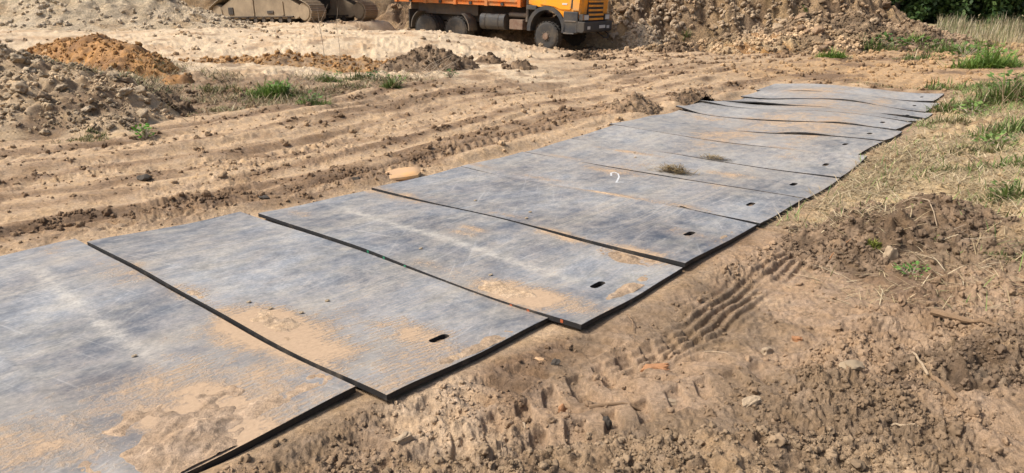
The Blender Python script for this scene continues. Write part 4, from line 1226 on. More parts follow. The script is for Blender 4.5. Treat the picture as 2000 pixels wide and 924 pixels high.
    L(iop.outputs[0], go.inputs[0])
    md = o.modifiers.new('crumbs', 'NODES'); md.node_group = ng
    tag(o, 'loose crumbs of soil strewn over the churned ground', 'soil crumbs', kind='stuff')
    print('crumbs', n)
scatter_clods()

# ---------------------------------------------------------------- grass, straw, weeds
def blades_mesh(name, P, az, lean, L, W, col, mat, parent=None, droop=0.5, origin=(0, 0, 0)):
    """P (n,3) foot points; az direction of lean; lean 0 upright .. 1 flat; one quad and one tip triangle per blade"""
    n = len(P)
    dx, dy = np.cos(az), np.sin(az)
    px_, py_ = -dy, dx
    l1 = L * 0.55
    h1 = l1 * np.cos(lean * np.pi / 2); o1 = l1 * np.sin(lean * np.pi / 2)
    lean2 = np.clip(lean + droop * 0.6, 0, 1.25)
    l2 = L * 0.45
    h2 = h1 + l2 * np.cos(lean2 * np.pi / 2); o2 = o1 + l2 * np.sin(lean2 * np.pi / 2)
    w = W / 2
    V = np.zeros((n, 5, 3), np.float32)
    V[:, 0] = P + np.stack([px_ * w, py_ * w, 0 * w], 1); V[:, 1] = P - np.stack([px_ * w, py_ * w, 0 * w], 1)
    mid = P + np.stack([dx * o1, dy * o1, h1], 1)
    V[:, 2] = mid - np.stack([px_ * w, py_ * w, 0 * w], 1) * 0.8; V[:, 3] = mid + np.stack([px_ * w, py_ * w, 0 * w], 1) * 0.8
    V[:, 4] = P + np.stack([dx * o2, dy * o2, np.maximum(h2, 0.002)], 1)
    b = np.arange(n)[:, None] * 5
    F = np.concatenate([b + np.array([0, 1, 2]), b + np.array([0, 2, 3]), b + np.array([3, 2, 4])], 0)
    V = V.reshape(-1, 3) - np.array(origin, np.float32)
    o = mesh_obj(name, V, F, mat, parent, col=np.repeat(col, 5, 0))
    o.location = origin
    return o

GREENS = np.array([(0.115, 0.175, 0.042), (0.15, 0.21, 0.055), (0.09, 0.145, 0.04), (0.19, 0.23, 0.08)])
STRAWS = np.array([(0.48, 0.375, 0.225), (0.40, 0.305, 0.175), (0.54, 0.445, 0.29), (0.29, 0.215, 0.125), (0.36, 0.285, 0.16)])

def straw_field():
    N = 260000
    r = np.exp(rng.uniform(math.log(4.0), math.log(24), N)); a = np.radians(rng.uniform(-8, 54, N))
    x, y = r * np.sin(a), r * np.cos(a)
    s, c = strip(x, y); tr = c - right_edge(s)
    w = sst(5.0, 6.3, s + 0.6 * fbm(x * 0.8, y * 0.8, 2, 96)) * sst(-0.02, 0.12, tr) * (1 - sst(15.2, 16.5, s + 0.5 * tr * 0))
    w *= 0.06 + 0.94 * sst(-0.25, 0.25, fbm(x * 0.9, y * 0.9, 3, 98))
    thin = 0.05 * sst(0.5, 1.2, tr) * (s < 5.4)
    keep = (rng.random(N) < np.maximum(w, thin)) & (matmask(x, y) < -0.0)
    x, y = x[keep], y[keep]; n = len(x)
    P = np.stack([x, y, surf(x, y) + 0.004], 1)
    s2, c2 = strip(x, y)
    g = rng.random(n) < 0.04 + (0.12 + 0.40 * sst(9, 12, s2)) * sst(0.0, 0.45, fbm(x * 0.5, y * 0.5, 3, 99) + 0.25 * sst(0.8, 2.0, c2 - right_edge(s2)))
    col = np.where(g[:, None], GREENS[rng.integers(0, 4, n)] * 1.15, STRAWS[rng.integers(0, 5, n)]) * rng.uniform(0.7, 1.15, n)[:, None]
    Ln = rng.uniform(0.06, 0.22, n) * np.where(g, 0.8, 1.0)
    o = blades_mesh('dry_grass', P, rng.uniform(0, 6.28, n), np.where(g, rng.uniform(0.25, 0.8, n), rng.uniform(0.72, 1.0, n)), Ln, 0.0022 + 0.0007 * np.hypot(x, y), col, M_STRAW, droop=0.15)
    tag(o, 'flattened dry grass covering the bank right of the far mats', 'dry grass', kind='stuff')
straw_field()

def litter():
    N = 26000
    x = rng.uniform(-7.5, 0.2, N); y = rng.uniform(10.4, 15.6, N)
    s, c = strip(x, y); tl = right_edge(s) - MATW - c
    w = sst(5.0, 6.4, tl + 0.5 * fbm(x * 0.5, y * 0.5, 2, 44)) * (1 - sst(14.2, 15.4, y + 0.5 * perlin(x, y, 45))) * sst(-0.25, 0.3, fbm(x * 0.9, y * 0.9, 3, 46))
    k = rng.random(N) < w
    x, y = x[k], y[k]; n = len(x)
    P = np.stack([x, y, surf(x, y) + 0.003], 1)
    pal = np.concatenate([STRAWS * 0.9, np.array([(0.16, 0.12, 0.075), (0.20, 0.15, 0.09), (0.15, 0.17, 0.06), (0.12, 0.15, 0.05)])])
    col = pal[rng.integers(0, len(pal), n)] * rng.uniform(0.6, 1.1, n)[:, None]
    o = blades_mesh('dry_grass', P, rng.uniform(0, 6.28, n), rng.uniform(0.45, 1.0, n), rng.uniform(0.08, 0.28, n), np.full(n, 0.011), col, M_STRAW, droop=0.2)
    tag(o, 'dead grass and litter along the left roadside below the sand', 'dry grass', kind='stuff')
litter()

def grass_clump(px, py, wpx, hpx, label, n=260, kind='green', name='grass_clump', cat='grass', group='green grass clumps', depth=0.6, flat=0.42):
    """a clump seen round this pixel, wpx wide and hpx tall in the photograph"""
    n = int(n * 1.6)
    p = at(px, py)
    dist = math.hypot(p.x, p.y)
    k = dist / FPX
    rx, hgt = wpx * k * 0.5, max(0.05, hpx * k)
    ry = rx * depth
    ns = max(5, n // 22)                                  # sub-tufts of unequal height
    ts = rng.uniform(0, 6.28, ns); rs = np.sqrt(rng.random(ns)) * rng.uniform(0.5, 1.15, ns)
    sh = np.exp(rng.normal(-0.25, 0.45, ns)) * (1.15 - 0.5 * np.clip(rs, 0, 1)); sw = rng.uniform(0.06, 0.2, ns)
    q = rng.integers(0, ns, n)
    ox = rng.normal(0, 1, n) * sw[q]; oy = rng.normal(0, 1, n) * sw[q]
    x = p.x + rx * (rs[q] * np.cos(ts[q]) + ox); y = p.y + ry * (rs[q] * np.sin(ts[q]) + oy)
    th = np.arctan2(oy, ox); rr = np.clip(rs[q], 0, 1)
    P = np.stack([x, y, surf(x, y) - 0.005], 1)
    pal = {'green': GREENS, 'dark': GREENS * 0.62, 'bright': GREENS * np.array([1.05, 1.18, 0.85]), 'yellow': np.array([(0.26, 0.27, 0.05), (0.20, 0.23, 0.05)]), 'dry': STRAWS, 'pale': STRAWS * 1.15, 'olive': np.array([(0.17, 0.17, 0.07), (0.12, 0.14, 0.05), (0.24, 0.21, 0.10)])}[kind]
    col = pal[rng.integers(0, len(pal), n)] * rng.uniform(0.65, 1.25, n)[:, None]
    if kind in ('green', 'olive', 'dark'):
        dm = rng.random(n) < 0.22
        col = np.where(dm[:, None], STRAWS[rng.integers(0, 5, n)] * 0.9, col)
    L = hgt * rng.uniform(0.35, 0.95, n) * np.clip(sh[q], 0.25, 1.5)
    az = th + rng.normal(0, 0.9, n)
    o = blades_mesh(name, P, az, np.clip(rng.uniform(0.05, flat * 2.4, n), 0, 1), L, np.clip(L * 0.05, 0.004, 0.014) + 0.0006 * dist, col, M_BLADE if kind not in ('dry', 'pale') else M_STRAW, origin=tuple(p))
    tag(o, label, cat, group)
    return o

def weed(px, py, wpx, hpx, label, n=70, tone=(0.10, 0.22, 0.03), name='weed', cat='weed'):
    """a broad-leaved plant: stems with oval leaves"""
    p = at(px, py); dist = math.hypot(p.x, p.y); k = dist / FPX
    rx, H = wpx * k * 0.5, hpx * k
    t = empty(name, tuple(p)); tag(t, label, cat, 'small green weeds')
    bm = bmesh.new()
    V, F, Cc = [], [], []
    for q in range(n):
        a = random.uniform(0, 6.28); rr = rx * math.sqrt(random.random()); z = H * random.uniform(0.1, 1.0) * (1 - 0.4 * (rr / rx) ** 2)
        c = Vector((rr * math.cos(a), rr * math.sin(a), z))
        if q % 4 == 0: tube(bm, [(c.x * 0.15, c.y * 0.15, -0.01), (c.x * 0.6, c.y * 0.6, z * 0.6), tuple(c)], [0.0035 * dist / 6, 0.0025 * dist / 6, 0.0012 * dist / 6], 4)
        l = random.uniform(0.16, 0.32) * max(rx, H); w = l * random.uniform(0.3, 0.5)
        d = Vector((math.cos(a + random.uniform(-.9, .9)), math.sin(a + random.uniform(-.9, .9)), random.uniform(-0.2, 0.7))).normalized()
        u = d.cross(Vector((random.uniform(-.4, .4), random.uniform(-.4, .4), 1))).normalized()
        i = len(V)
        V += [c - d * l * 0.2, c + d * l * 0.3 + u * w, c + d * l * 0.3 - u * w, c + d * l]
        F += [[i, i + 1, i + 2], [i + 1, i + 3, i + 2]]
        s = random.uniform(0.6, 1.35)
        Cc += [[tone[0] * s, tone[1] * s, tone[2] * s]] * 4
    part('stems', bm, M_TWIG, t)
    mesh_obj('leaves', np.array([list(v) for v in V]), np.array(F), M_BLADE, t, col=np.array(Cc))
    return t

weed(283, 270, 36, 24, 'bright green round weed at the roadside below the grey lumpy heap', 90, (0.09, 0.24, 0.02))
weed(1780, 540, 54, 26, 'small leafy green weed in front of the dark mound on the right', 80, (0.12, 0.24, 0.05))
weed(1745, 400, 24, 20, 'tiny light green sprout on top of the dark mound, nearest the mats', 30, (0.16, 0.26, 0.05))
weed(1790, 408, 20, 16, 'tiny yellow-green sprout on top of the dark mound, right of another sprout', 24, (0.18, 0.26, 0.05))
weed(1832, 478, 22, 16, 'tiny green sprout on the right slope of the dark mound', 24, (0.14, 0.22, 0.05))
weed(548, 188, 50, 30, 'leafy weed growing inside the big green roadside clump', 90, (0.13, 0.22, 0.05))
weed(735, 158, 36, 22, 'leafy dark weed right of the bare saplings', 70, (0.07, 0.13, 0.04))
weed(1940, 122, 60, 30, 'leafy bright weed inside the largest grass clump at the far right', 90, (0.13, 0.23, 0.05))
weed(1960, 190, 70, 40, 'leafy weed in the tall grass at the right edge', 110, (0.12, 0.21, 0.05))
weed(610, 200, 44, 22, 'leafy weed on the lower grass clump at the left roadside', 70, (0.11, 0.20, 0.05))
weed(650, 155, 40, 20, 'light green weed between the saplings and the orange ridge', 60, (0.15, 0.22, 0.06))
weed(770, 168, 40, 20, 'leafy weed at the left foot of the dark root heap', 60, (0.12, 0.20, 0.05))
weed(410, 180, 40, 16, 'faded weed left of the white twigs', 50, (0.15, 0.17, 0.07))
weed(1720, 92, 60, 22, 'leafy weed on the dark green hump behind the far mats', 80, (0.09, 0.16, 0.04))
weed(1800, 92, 60, 16, 'leafy weed on the flat bright grass patch, far right', 70, (0.13, 0.22, 0.05))
weed(1885, 112, 60, 22, 'leafy weed on the green hump in front of the pale brush', 80, (0.12, 0.20, 0.05))
weed(1900, 225, 60, 22, 'leafy weed on the grass patch right of the farthest mat', 80, (0.13, 0.21, 0.05))
weed(1950, 285, 70, 22, 'leafy weed on the straw bank at the right edge', 80, (0.14, 0.22, 0.06))
weed(1975, 380, 60, 26, 'leafy weed under the pale stalks at the right edge', 80, (0.13, 0.20, 0.05))
weed(880, 152, 26, 18, 'dark green plant at the foot of the dark root heap', 50, (0.05, 0.12, 0.03))

for a in [
    (535, 190, 90, 34, 'big green grass clump at the left roadside, in front of the low orange ridge', 700, 'bright'),
    (605, 203, 80, 20, 'lower grass clump touching the right side of the big green roadside clump', 420, 'green'),
    (500, 200, 70, 14, 'sparse faded grass left of the big green roadside clump', 240, 'olive'),
    (160, 274, 110, 12, 'low strip of grass at the foot of the grey lumpy heap', 340, 'olive'),
    (190, 268, 40, 12, 'small dark green grass tuft beside the bright round weed', 140, 'dark'),
    (645, 160, 60, 22, 'green tuft between the two bare saplings below the orange ridge', 320, 'green'),
    (712, 156, 70, 24, 'dark green tuft right of the bare saplings', 360, 'dark'),
    (762, 172, 46, 22, 'mossy green tuft just left of the dark root heap', 260, 'green'),
    (425, 178, 80, 18, 'olive grass clump beside the white twigs at the left roadside', 300, 'olive'),
    (430, 215, 110, 10, 'thin olive grass at the left roadside, below the white twigs', 260, 'olive'),
    (1628, 112, 64, 18, 'bright green grass clump at the foot of the spoil heap, leftmost of those', 420, 'bright'),
    (1716, 98, 68, 24, 'dark green grassy hump behind the far end of the mats', 480, 'green'),
    (1790, 88, 66, 14, 'flat bright grass patch right of the dark green hump', 380, 'bright'),
    (1796, 116, 70, 16, 'loose green grass patch below the flat bright one, far right', 340, 'green'),
    (1870, 106, 80, 26, 'green grass hump at the far right, in front of the pale brush', 520, 'green'),
    (1928, 132, 100, 34, 'largest bright green grass clump at the far right behind the mats', 900, 'bright'),
    (1915, 92, 60, 14, 'strip of bright grass below the pale brush at the right edge', 300, 'bright'),
    (1965, 200, 110, 48, 'tall green grass at the right edge beside the far mats', 1100, 'green'),
    (1880, 215, 90, 26, 'green grass patch just right of the farthest mat', 700, 'green'),
    (1740, 172, 130, 8, 'thin green grass along the far end of the mat strip', 360, 'olive'),
    (1960, 262, 130, 26, 'green grass patch at the right edge, above the straw bank', 800, 'green'),
    (1900, 300, 110, 18, 'olive grass patch in the middle of the straw bank', 600, 'olive'),
    (1975, 388, 90, 40, 'green grass tuft under the pale stalks at the right edge', 700, 'green'),
    (1840, 340, 90, 16, 'faded grass patch on the straw bank, above the dark mound', 500, 'olive'),
    (1850, 245, 80, 18, 'low grass patch just right of the tenth mat', 420, 'olive'),
    (1990, 330, 70, 24, 'green grass patch at the right edge between the stalk bunches', 500, 'green'),
    (1830, 175, 60, 14, 'thin grass fringe at the corner of the farthest mat', 320, 'green'),
    (690, 172, 120, 12, 'sparse faded grass right of the big roadside clump, below the saplings', 300, 'olive'),
    (480, 182, 60, 26, 'pale dry stalks left of the big green roadside clump', 200, 'pale'),
    (1840, 100, 120, 16, 'loose mixed grass between the humps at the far right', 500, 'green'),
    (1900, 172, 120, 18, 'mixed green grass behind the corner of the farthest mat', 600, 'green'),
    (1930, 330, 90, 20, 'mixed grass patch among the bleached stalks on the straw bank', 420, 'green'),
    (1700, 490, 30, 14, 'yellow-green moss tuft on the front of the dark mound', 160, 'yellow'),
    (1960, 505, 60, 16, 'olive grass tuft right of the dark mound', 260, 'olive'),
    (1578, 42, 22, 8, 'tiny bright grass spot high on the earth bank', 100, 'bright'),
    (1338, 80, 20, 10, 'tiny green tuft on the sand ledge at the foot of the bank', 90, 'green')]:
    grass_clump(*a)

# dry grass tufts lying on the mats
def mat_tuft(px, py, wpx, hpx, label, n, ang):
    p = at(px, py); d, z, m = mat_top(p.x, p.y)
    k = math.hypot(p.x, p.y) / FPX
    L = wpx * k
    u = rng.normal(0, 0.28, n); v = rng.normal(0, 0.22, n)
    x = p.x + L * (u * math.cos(ang) - v * 0.5 * math.sin(ang)); y = p.y + L * (u * math.sin(ang) + v * 0.5 * math.cos(ang))
    hz = hpx * k * np.exp(-(u * 2.0) ** 2 - (v * 2.5) ** 2)
    P = np.stack([x, y, np.full(n, z + 0.002) + hz * rng.random(n)], 1)
    col = np.array([(0.28, 0.20, 0.085), (0.20, 0.14, 0.06), (0.36, 0.27, 0.13), (0.12, 0.085, 0.045)])[rng.integers(0, 4, n)] * rng.uniform(0.7, 1.2, n)[:, None]
    o = blades_mesh('grass_tuft', P, ang + rng.normal(0, 0.7, n) + np.where(rng.random(n) < 0.5, 0, np.pi), rng.uniform(0.6, 1.0, n), L * rng.uniform(0.15, 0.5, n), np.full(n, 0.006), col, M_STRAW, origin=(p.x, p.y, z))
    tag(o, label, 'grass tuft', 'dry grass tufts on the mats')
mat_tuft(1316, 343, 56, 14, 'brown dry grass tuft lying on the mats right of the chalk 2', 420, -0.6)
mat_tuft(1395, 317, 46, 6, 'thin wisp of dry grass in a mat seam behind the larger tuft', 160, -0.6)

# tall dry reeds in front of the wood
def reeds():
    n = 16000
    x = rng.uniform(13.5, 40, n); y = rng.uniform(28, 44, n)
    ok = (x / y > 0.58) & (rng.random(n) < 0.35 + 0.65 * sst(-0.3, 0.3, fbm(x * 0.4, y * 0.4, 3, 77)))
    x, y = x[ok], y[ok]; n = len(x)
    P = np.stack([x, y, surf(x, y, False) - 0.02], 1)
    pal = np.array([(0.31, 0.26, 0.16), (0.36, 0.31, 0.21), (0.23, 0.21, 0.11), (0.14, 0.17, 0.07), (0.40, 0.34, 0.24)])
    col = pal[rng.integers(0, 5, n)] * rng.uniform(0.7, 1.1, n)[:, None]
    o = blades_mesh('reeds', P, rng.uniform(0, 6.28, n), rng.uniform(0, 0.25, n), rng.uniform(0.35, 0.9, n) * (0.75 + 0.5 * fbm(x * 0.6, y * 0.6, 2, 78)), np.full(n, 0.025), col, M_STRAW, droop=0.3)
    tag(o, 'tall pale dry grass in front of the dark trees at top right', 'dry grass', kind='stuff')
reeds()

# ---------------------------------------------------------------- the wood at the top right
def tree(x, y, H, Rc, label, seed):
    r = random.Random(seed); g = np.random.RandomState(seed)
    z0 = float(G(np.array([x]), np.array([y]), False)[0])
    t = empty('tree', (x, y, z0)); tag(t, label, 'tree', 'dark trees of the wood')
    bm = bmesh.new()
    tube(bm, [(0, 0, -0.2), (0.1, 0.05, H * 0.25), (-0.1, 0.1, H * 0.55), (0.1, 0, H * 0.9)], [0.22, 0.18, 0.12, 0.04], 8)
    for k in range(9):
        z = H * r.uniform(0.12, 0.7); a = r.uniform(0, 6.28); L = Rc * r.uniform(0.6, 1.0)
        tube(bm, [(0, 0, z), (L * 0.5 * math.cos(a), L * 0.5 * math.sin(a), z + L * 0.25), (L * math.cos(a), L * math.sin(a), z + L * 0.35)], [0.08, 0.05, 0.02], 5)
    part('trunk', bm, M_BARK, t, smooth=True)
    nc = 84
    cen = []
    for k in range(nc):
        a = r.uniform(0, 6.28); zz = r.random() ** 0.8; rad = Rc * math.sqrt(max(0.05, 1 - (zz * 2 - 0.75) ** 2 * 0.5)) * r.uniform(0.55, 1.0)
        cen.append((rad * math.cos(a), rad * math.sin(a), (0.3 + zz * H * 0.95) if k % 3 else r.uniform(0.2, 2.6), r.uniform(0.4, 0.9)))
    cen = np.array(cen)
    n = 8500
    c = cen[g.randint(0, nc, n)]
    d = g.normal(0, 1, (n, 3)); d /= np.linalg.norm(d, axis=1)[:, None]
    p = c[:, :3] + d * (c[:, 3] * g.rand(n) ** 0.4)[:, None]
    u = g.normal(0, 1, (n, 3)); u /= np.linalg.norm(u, axis=1)[:, None]
    w = np.cross(u, g.normal(0, 1, (n, 3))); w /= np.linalg.norm(w, axis=1)[:, None]
    s = g.uniform(0.09, 0.2, n)[:, None]
    V = np.stack([p - u * s, p + w * s * 0.6, p + u * s, p - w * s * 0.6], 1).reshape(-1, 3)
    F = np.arange(4 * n).reshape(n, 4)
    pal = np.array([(0.035, 0.07, 0.018), (0.05, 0.095, 0.022), (0.028, 0.052, 0.018), (0.07, 0.11, 0.03)])
    col = np.repeat(pal[g.randint(0, 4, n)] * g.uniform(0.7, 1.25, n)[:, None], 4, 0)
    mesh_obj('crown', V, F, M_LEAF, t, col=col)
for k, (x, y, H, Rc, lb) in enumerate([
    (24.5, 47, 7, 2.6, 'dark leafy tree at the wood edge, first to the right of the earth bank'), (28.3, 46.5, 6, 2.5, 'dark leafy tree at the wood edge, second from the earth bank'),
    (31.5, 48.0, 8, 2.8, 'dark leafy tree at the wood edge, third from the earth bank'), (35.2, 46.5, 7, 2.7, 'dark leafy tree at the wood edge, fourth from the earth bank'),
    (38.6, 48, 7, 2.8, 'dark leafy tree at the wood edge, at the right edge of the picture'), (26.5, 50.5, 9, 3.0, 'taller dark tree behind the gap between the first two trees'),
    (33.4, 51.5, 9, 3.0, 'taller dark tree behind the third tree of the wood edge'), (21.5, 51, 8, 2.8, 'dark tree half hidden by the end of the earth bank'),
    (37.5, 52.5, 9, 3.0, 'taller dark tree at the back near the right edge')]):
    tree(x, y, H, Rc, lb, 300 + k)

# ---------------------------------------------------------------- saplings, twigs, brush
def stem_thing(name, label, cat, px, py, paths, mat, group=None, parent=None):
    """paths in pixel offsets (right, up, away in metres) from the foot, each with its radius in metres"""
    p = at(px, py); k = math.hypot(p.x, p.y) / FPX
    bm = bmesh.new()
    for pts, r0 in paths:
        q = [(a * k, c, b * k) for a, b, c in pts]
        rr = [r0 * (1 - 0.65 * i / max(1, len(q) - 1)) for i in range(len(q))]
        tube(bm, q, rr, 5)
    o = part(name, bm, mat, smooth=True)
    o.location = p - Vector((0, 0, 0.01))
    return tag(o, label, cat, group)
stem_thing('bare_sapling', 'taller bare sapling standing in front of the right track end of the excavator', 'sapling', 634, 115,
           [([(0, -3, 0), (-2, 25, 0.05), (-4, 60, 0), (-6, 95, 0)], 0.010), ([(-3, 45, 0), (-14, 62, 0.1), (-22, 78, 0.1)], 0.005), ([(-4, 62, 0), (8, 80, -0.1), (13, 95, 0)], 0.005), ([(-2, 30, 0), (-10, 42, 0.1)], 0.004)], M_TWIG)
stem_thing('bare_sapling', 'shorter bare sapling right of the taller one, in front of the sand', 'sapling', 664, 128,
           [([(0, -3, 0), (1, 30, 0.05), (-1, 70, 0), (4, 100, 0)], 0.008), ([(0, 40, 0), (10, 55, 0.1), (16, 75, 0)], 0.004), ([(0, 10, 0), (-12, 20, 0), (-20, 26, 0)], 0.004)], M_TWIG)
def twig_bunch(px, py, n, spread, hpx, label, seed, mat=M_PALEWOOD, rad=0.006, name='twig_bunch', cat='twigs'):
    r = random.Random(seed)
    paths = []
    for k in range(n):
        a = r.uniform(-1, 1); dep = r.uniform(-0.2, 0.2)
        h = hpx * r.uniform(0.4, 1.0)
        x0 = r.uniform(-spread, spread) * 0.4
        paths.append(([(x0, -2, dep), (x0 + a * spread * 0.45 + r.uniform(-3, 3), h * 0.55, dep * 1.5), (x0 + a * spread + r.uniform(-4, 4), h, dep * 2)], rad * r.uniform(0.6, 1.2)))
    return stem_thing(name, label, cat, px, py, paths, mat, 'bare twigs and stalks')
twig_bunch(452, 172, 9, 34, 44, 'bunch of whitish bare twigs at the left roadside, left of the big grass clump', 1)
twig_bunch(590, 170, 12, 60, 40, 'loose grey twigs behind the big green grass clump', 2, M_TWIG, 0.004)
twig_bunch(160, 262, 3, 30, 44, 'two thin pale stalks at the foot of the grey lumpy heap', 3, M_PALEWOOD, 0.003)
twig_bunch(840, 148, 26, 70, 40, 'tangle of roots and stalks on the dark root heap', 4, M_TWIG, 0.006)
twig_bunch(1955, 240, 12, 60, 90, 'tall pale stalks standing in the grass at the right edge', 5, M_PALEWOOD, 0.004)
twig_bunch(1960, 110, 44, 40, 40, 'pale dry brush at the far right behind the green grass', 6, M_PALEWOOD, 0.006)
twig_bunch(1855, 92, 24, 40, 28, 'grey dry brush between the grass humps at the far right', 7, M_TWIG, 0.005)
twig_bunch(1940, 330, 14, 90, 50, 'bunch of bleached stalks on the straw bank at the right edge', 8, M_PALEWOOD, 0.004)
twig_bunch(1850, 455, 9, 50, 30, 'thin roots sticking out of the right side of the dark mound', 9, M_TWIG, 0.003)
twig_bunch(1985, 420, 8, 50, 40, 'dry stalks leaning at the right edge, above the olive tuft', 10, M_PALEWOOD, 0.003)
twig_bunch(380, 232, 7, 26, 14, 'small whitish twigs lying at the left roadside', 11, M_PALEWOOD, 0.005)

def stick(px0, py0, px1, py1, r0, r1, label, mat, name='stick', cat='stick', lift=0.0, bend=0.06, seed=0, seg=7, n=7, rise=0.0):
    a, b = at(px0, py0), at(px1, py1)
    a, b = put(a.x, a.y), put(b.x, b.y)
    r = random.Random(seed + px0)
    d = b - a
    side = Vector((-d.y, d.x, 0))
    pts, rad = [], []
    for k in range(n):
        t = k / (n - 1)
        p = a + d * t + side * (bend * math.sin(t * math.pi) + r.uniform(-.015, .015))
        p.z = max(p.z, float(surf(p.x, p.y)[0])) + r0 * 0.4 + lift + rise * t
        pts.append(p - a); rad.append((r0 + (r1 - r0) * t) * r.uniform(0.8, 1.2))
    bm = bmesh.new(); tube(bm, pts, rad, seg)
    o = part(name, bm, mat, smooth=True); o.location = a
    return tag(o, label, cat, 'sticks and wood pieces on the soil')
br = stick(1815, 632, 1950, 645, 0.020, 0.007, 'brown branch lying on the soil at the right edge', M_WOOD, 'branch', 'branch', bend=-0.05, n=9)
stick(1778, 712, 1808, 752, 0.005, 0.006, 'pale stick leaning out of the crumbly soil lump at lower right', M_PALEWOOD, rise=-0.0, lift=0.01)
stick(1820, 752, 1868, 786, 0.012, 0.010, 'dark bark piece beside the pale stick at lower right', M_WOOD, bend=0.03)
stick(1620, 512, 1660, 478, 0.004, 0.003, 'thin reddish twig on the left slope of the dark mound', M_REDWOOD)
stick(1530, 535, 1606, 560, 0.003, 0.002, 'long thin pale twig left of the dark mound', M_PALEWOOD, bend=0.12)
stick(1745, 415, 1830, 455, 0.005, 0.003, 'pale straight stalk lying across the dark mound', M_PALEWOOD, lift=0.02, bend=0.02)
stick(1740, 830, 1790, 852, 0.005, 0.004, 'pale splinter below the crumbly soil lump at lower right', M_PALEWOOD)
stick(1010, 825, 1025, 850, 0.004, 0.004, 'short pale stick in the soil ridge at the bottom', M_PALEWOOD)
stick(1375, 690, 1425, 700, 0.003, 0.002, 'thin curved straw right of the lug prints', M_PALEWOOD, bend=0.15)
stick(1150, 800, 1250, 790, 0.010, 0.006, 'dark root lying above the soil ridge at the bottom', M_WOOD, bend=0.02)
stick(1225, 622, 1236, 648, 0.004, 0.003, 'short dark stick poking from the track soil beside the third mat', M_WOOD, lift=0.02)
stick(1860, 60, 1925, 52, 0.06, 0.03, 'heap-top branch stub below the reeds at top right', M_WOOD, 'branch', 'branch', n=6)
stick(1890, 66, 1918, 48, 0.05, 0.03, 'short forked stub beside the branch below the reeds', M_WOOD, 'branch', 'branch', n=5, rise=0.2)

def chunk(px, py, wpx, hpx, label, mat, name, cat, seed, flat=0.6, on_mat=False, sub=3, rz=0.0, ratio=0.7, group='pieces of wood and stone on the soil'):
    p = at(px, py); k = math.hypot(p.x, p.y) / FPX
    z = float(surf(p.x, p.y)[0])
    w, h = wpx * k * 0.5, hpx * k * 0.5
    bm = bmesh.new(); bmesh.ops.create_icosphere(bm, subdivisions=sub, radius=1.0)
    from mathutils import noise as mn
    for v in bm.verts:
        q = v.co.copy()
        e = 0.55
        q = Vector([math.copysign(abs(c) ** e, c) for c in q]) if flat > 0.8 else q
        f = 1 + 0.45 * mn.noise(q * 1.3 + Vector((seed, 0, 0))) + 0.22 * mn.noise(q * 2.9 + Vector((0, seed, 0))) + 0.10 * mn.noise(q * 7 + Vector((0, 0, seed)))
        v.co = Vector((q.x * w * f, q.y * w * ratio * f, q.z * h * f))
    o = part(name, bm, mat, smooth=flat <= 0.8); o.location = (p.x, p.y, z + h * 0.25); o.rotation_euler = (random.uniform(-.2, .2), random.uniform(-.2, .2), rz)
    return tag(o, label, cat, group)
chunk(788, 876, 46, 20, 'pale and rust wood chip on the crumbly soil at the bottom', M_PALEWOOD, 'wood_chip', 'wood chip', 3, 0.9, rz=0.7, ratio=0.4)
chunk(1280, 724, 52, 14, 'reddish brown wood chip lying by the lug prints', M_REDWOOD, 'wood_chip', 'wood chip', 5, 0.9, rz=-0.2, ratio=0.35)
chunk(1498, 690, 26, 16, 'pale pinkish wood chip right of the lug prints', M_PALEWOOD, 'wood_chip', 'wood chip', 7, 0.9, rz=0.6, ratio=0.5)
chunk(1735, 512, 24, 34, 'pale knotted root stump on the front of the dark mound', M_PALEWOOD, 'root_stump', 'root', 9, 0.5)
chunk(1465, 795, 44, 18, 'flat pale bark piece on the soil left of the lower right lump', M_PALEWOOD, 'bark_piece', 'bark', 11, 0.9, rz=0.5, ratio=0.5)
chunk(1310, 778, 36, 14, 'flat pale stone at the right end of the lug prints', M_PALEWOOD, 'stone', 'stone', 13, 0.5)
chunk(1660, 735, 40, 18, 'grey lump of soil left of the pale leaning stick', M_CLOD if False else M_SANDY, 'soil_lump', 'soil lump', 15, 0.5)
chunk(1055, 705, 30, 14, 'pale yellow crumbly lump beside the second mat', M_BEIGE, 'sand_lump', 'sand lump', 17, 0.5)
chunk(1085, 716, 20, 14, 'dark lump right of the pale yellow crumbly lump', M_BARK, 'soil_lump', 'soil lump', 19, 0.5)
chunk(1100, 798, 22, 40, 'rusty brown splintered root in the soil ridge at the bottom', M_REDWOOD, 'root_stump', 'root', 21, 0.5, ratio=0.6)
chunk(1185, 828, 22, 38, 'dark knobbly root in the soil ridge at the bottom', M_BARK, 'root_stump', 'root', 23, 0.5, ratio=0.6)
chunk(1555, 668, 18, 10, 'orange wood fragment on bare soil right of the track', M_REDWOOD, 'wood_chip', 'wood chip', 25, 0.9, rz=-0.4)
chunk(515, 308, 34, 16, 'flat dark clod on the rutted road, left of the mats', M_DARKSTEEL if False else M_WOOD, 'clod', 'clod', 27, 0.5)
chunk(283, 352, 26, 16, 'dark round clod on the rutted road near the left edge', M_BARK, 'clod', 'clod', 29, 0.5)
chunk(516, 388, 20, 10, 'small dark clod just left of the third mat', M_BARK, 'clod', 'clod', 31, 0.5)
chunk(697, 352, 16, 10, 'small dark clod left of the pale orange slab', M_BARK, 'clod', 'clod', 33, 0.5)

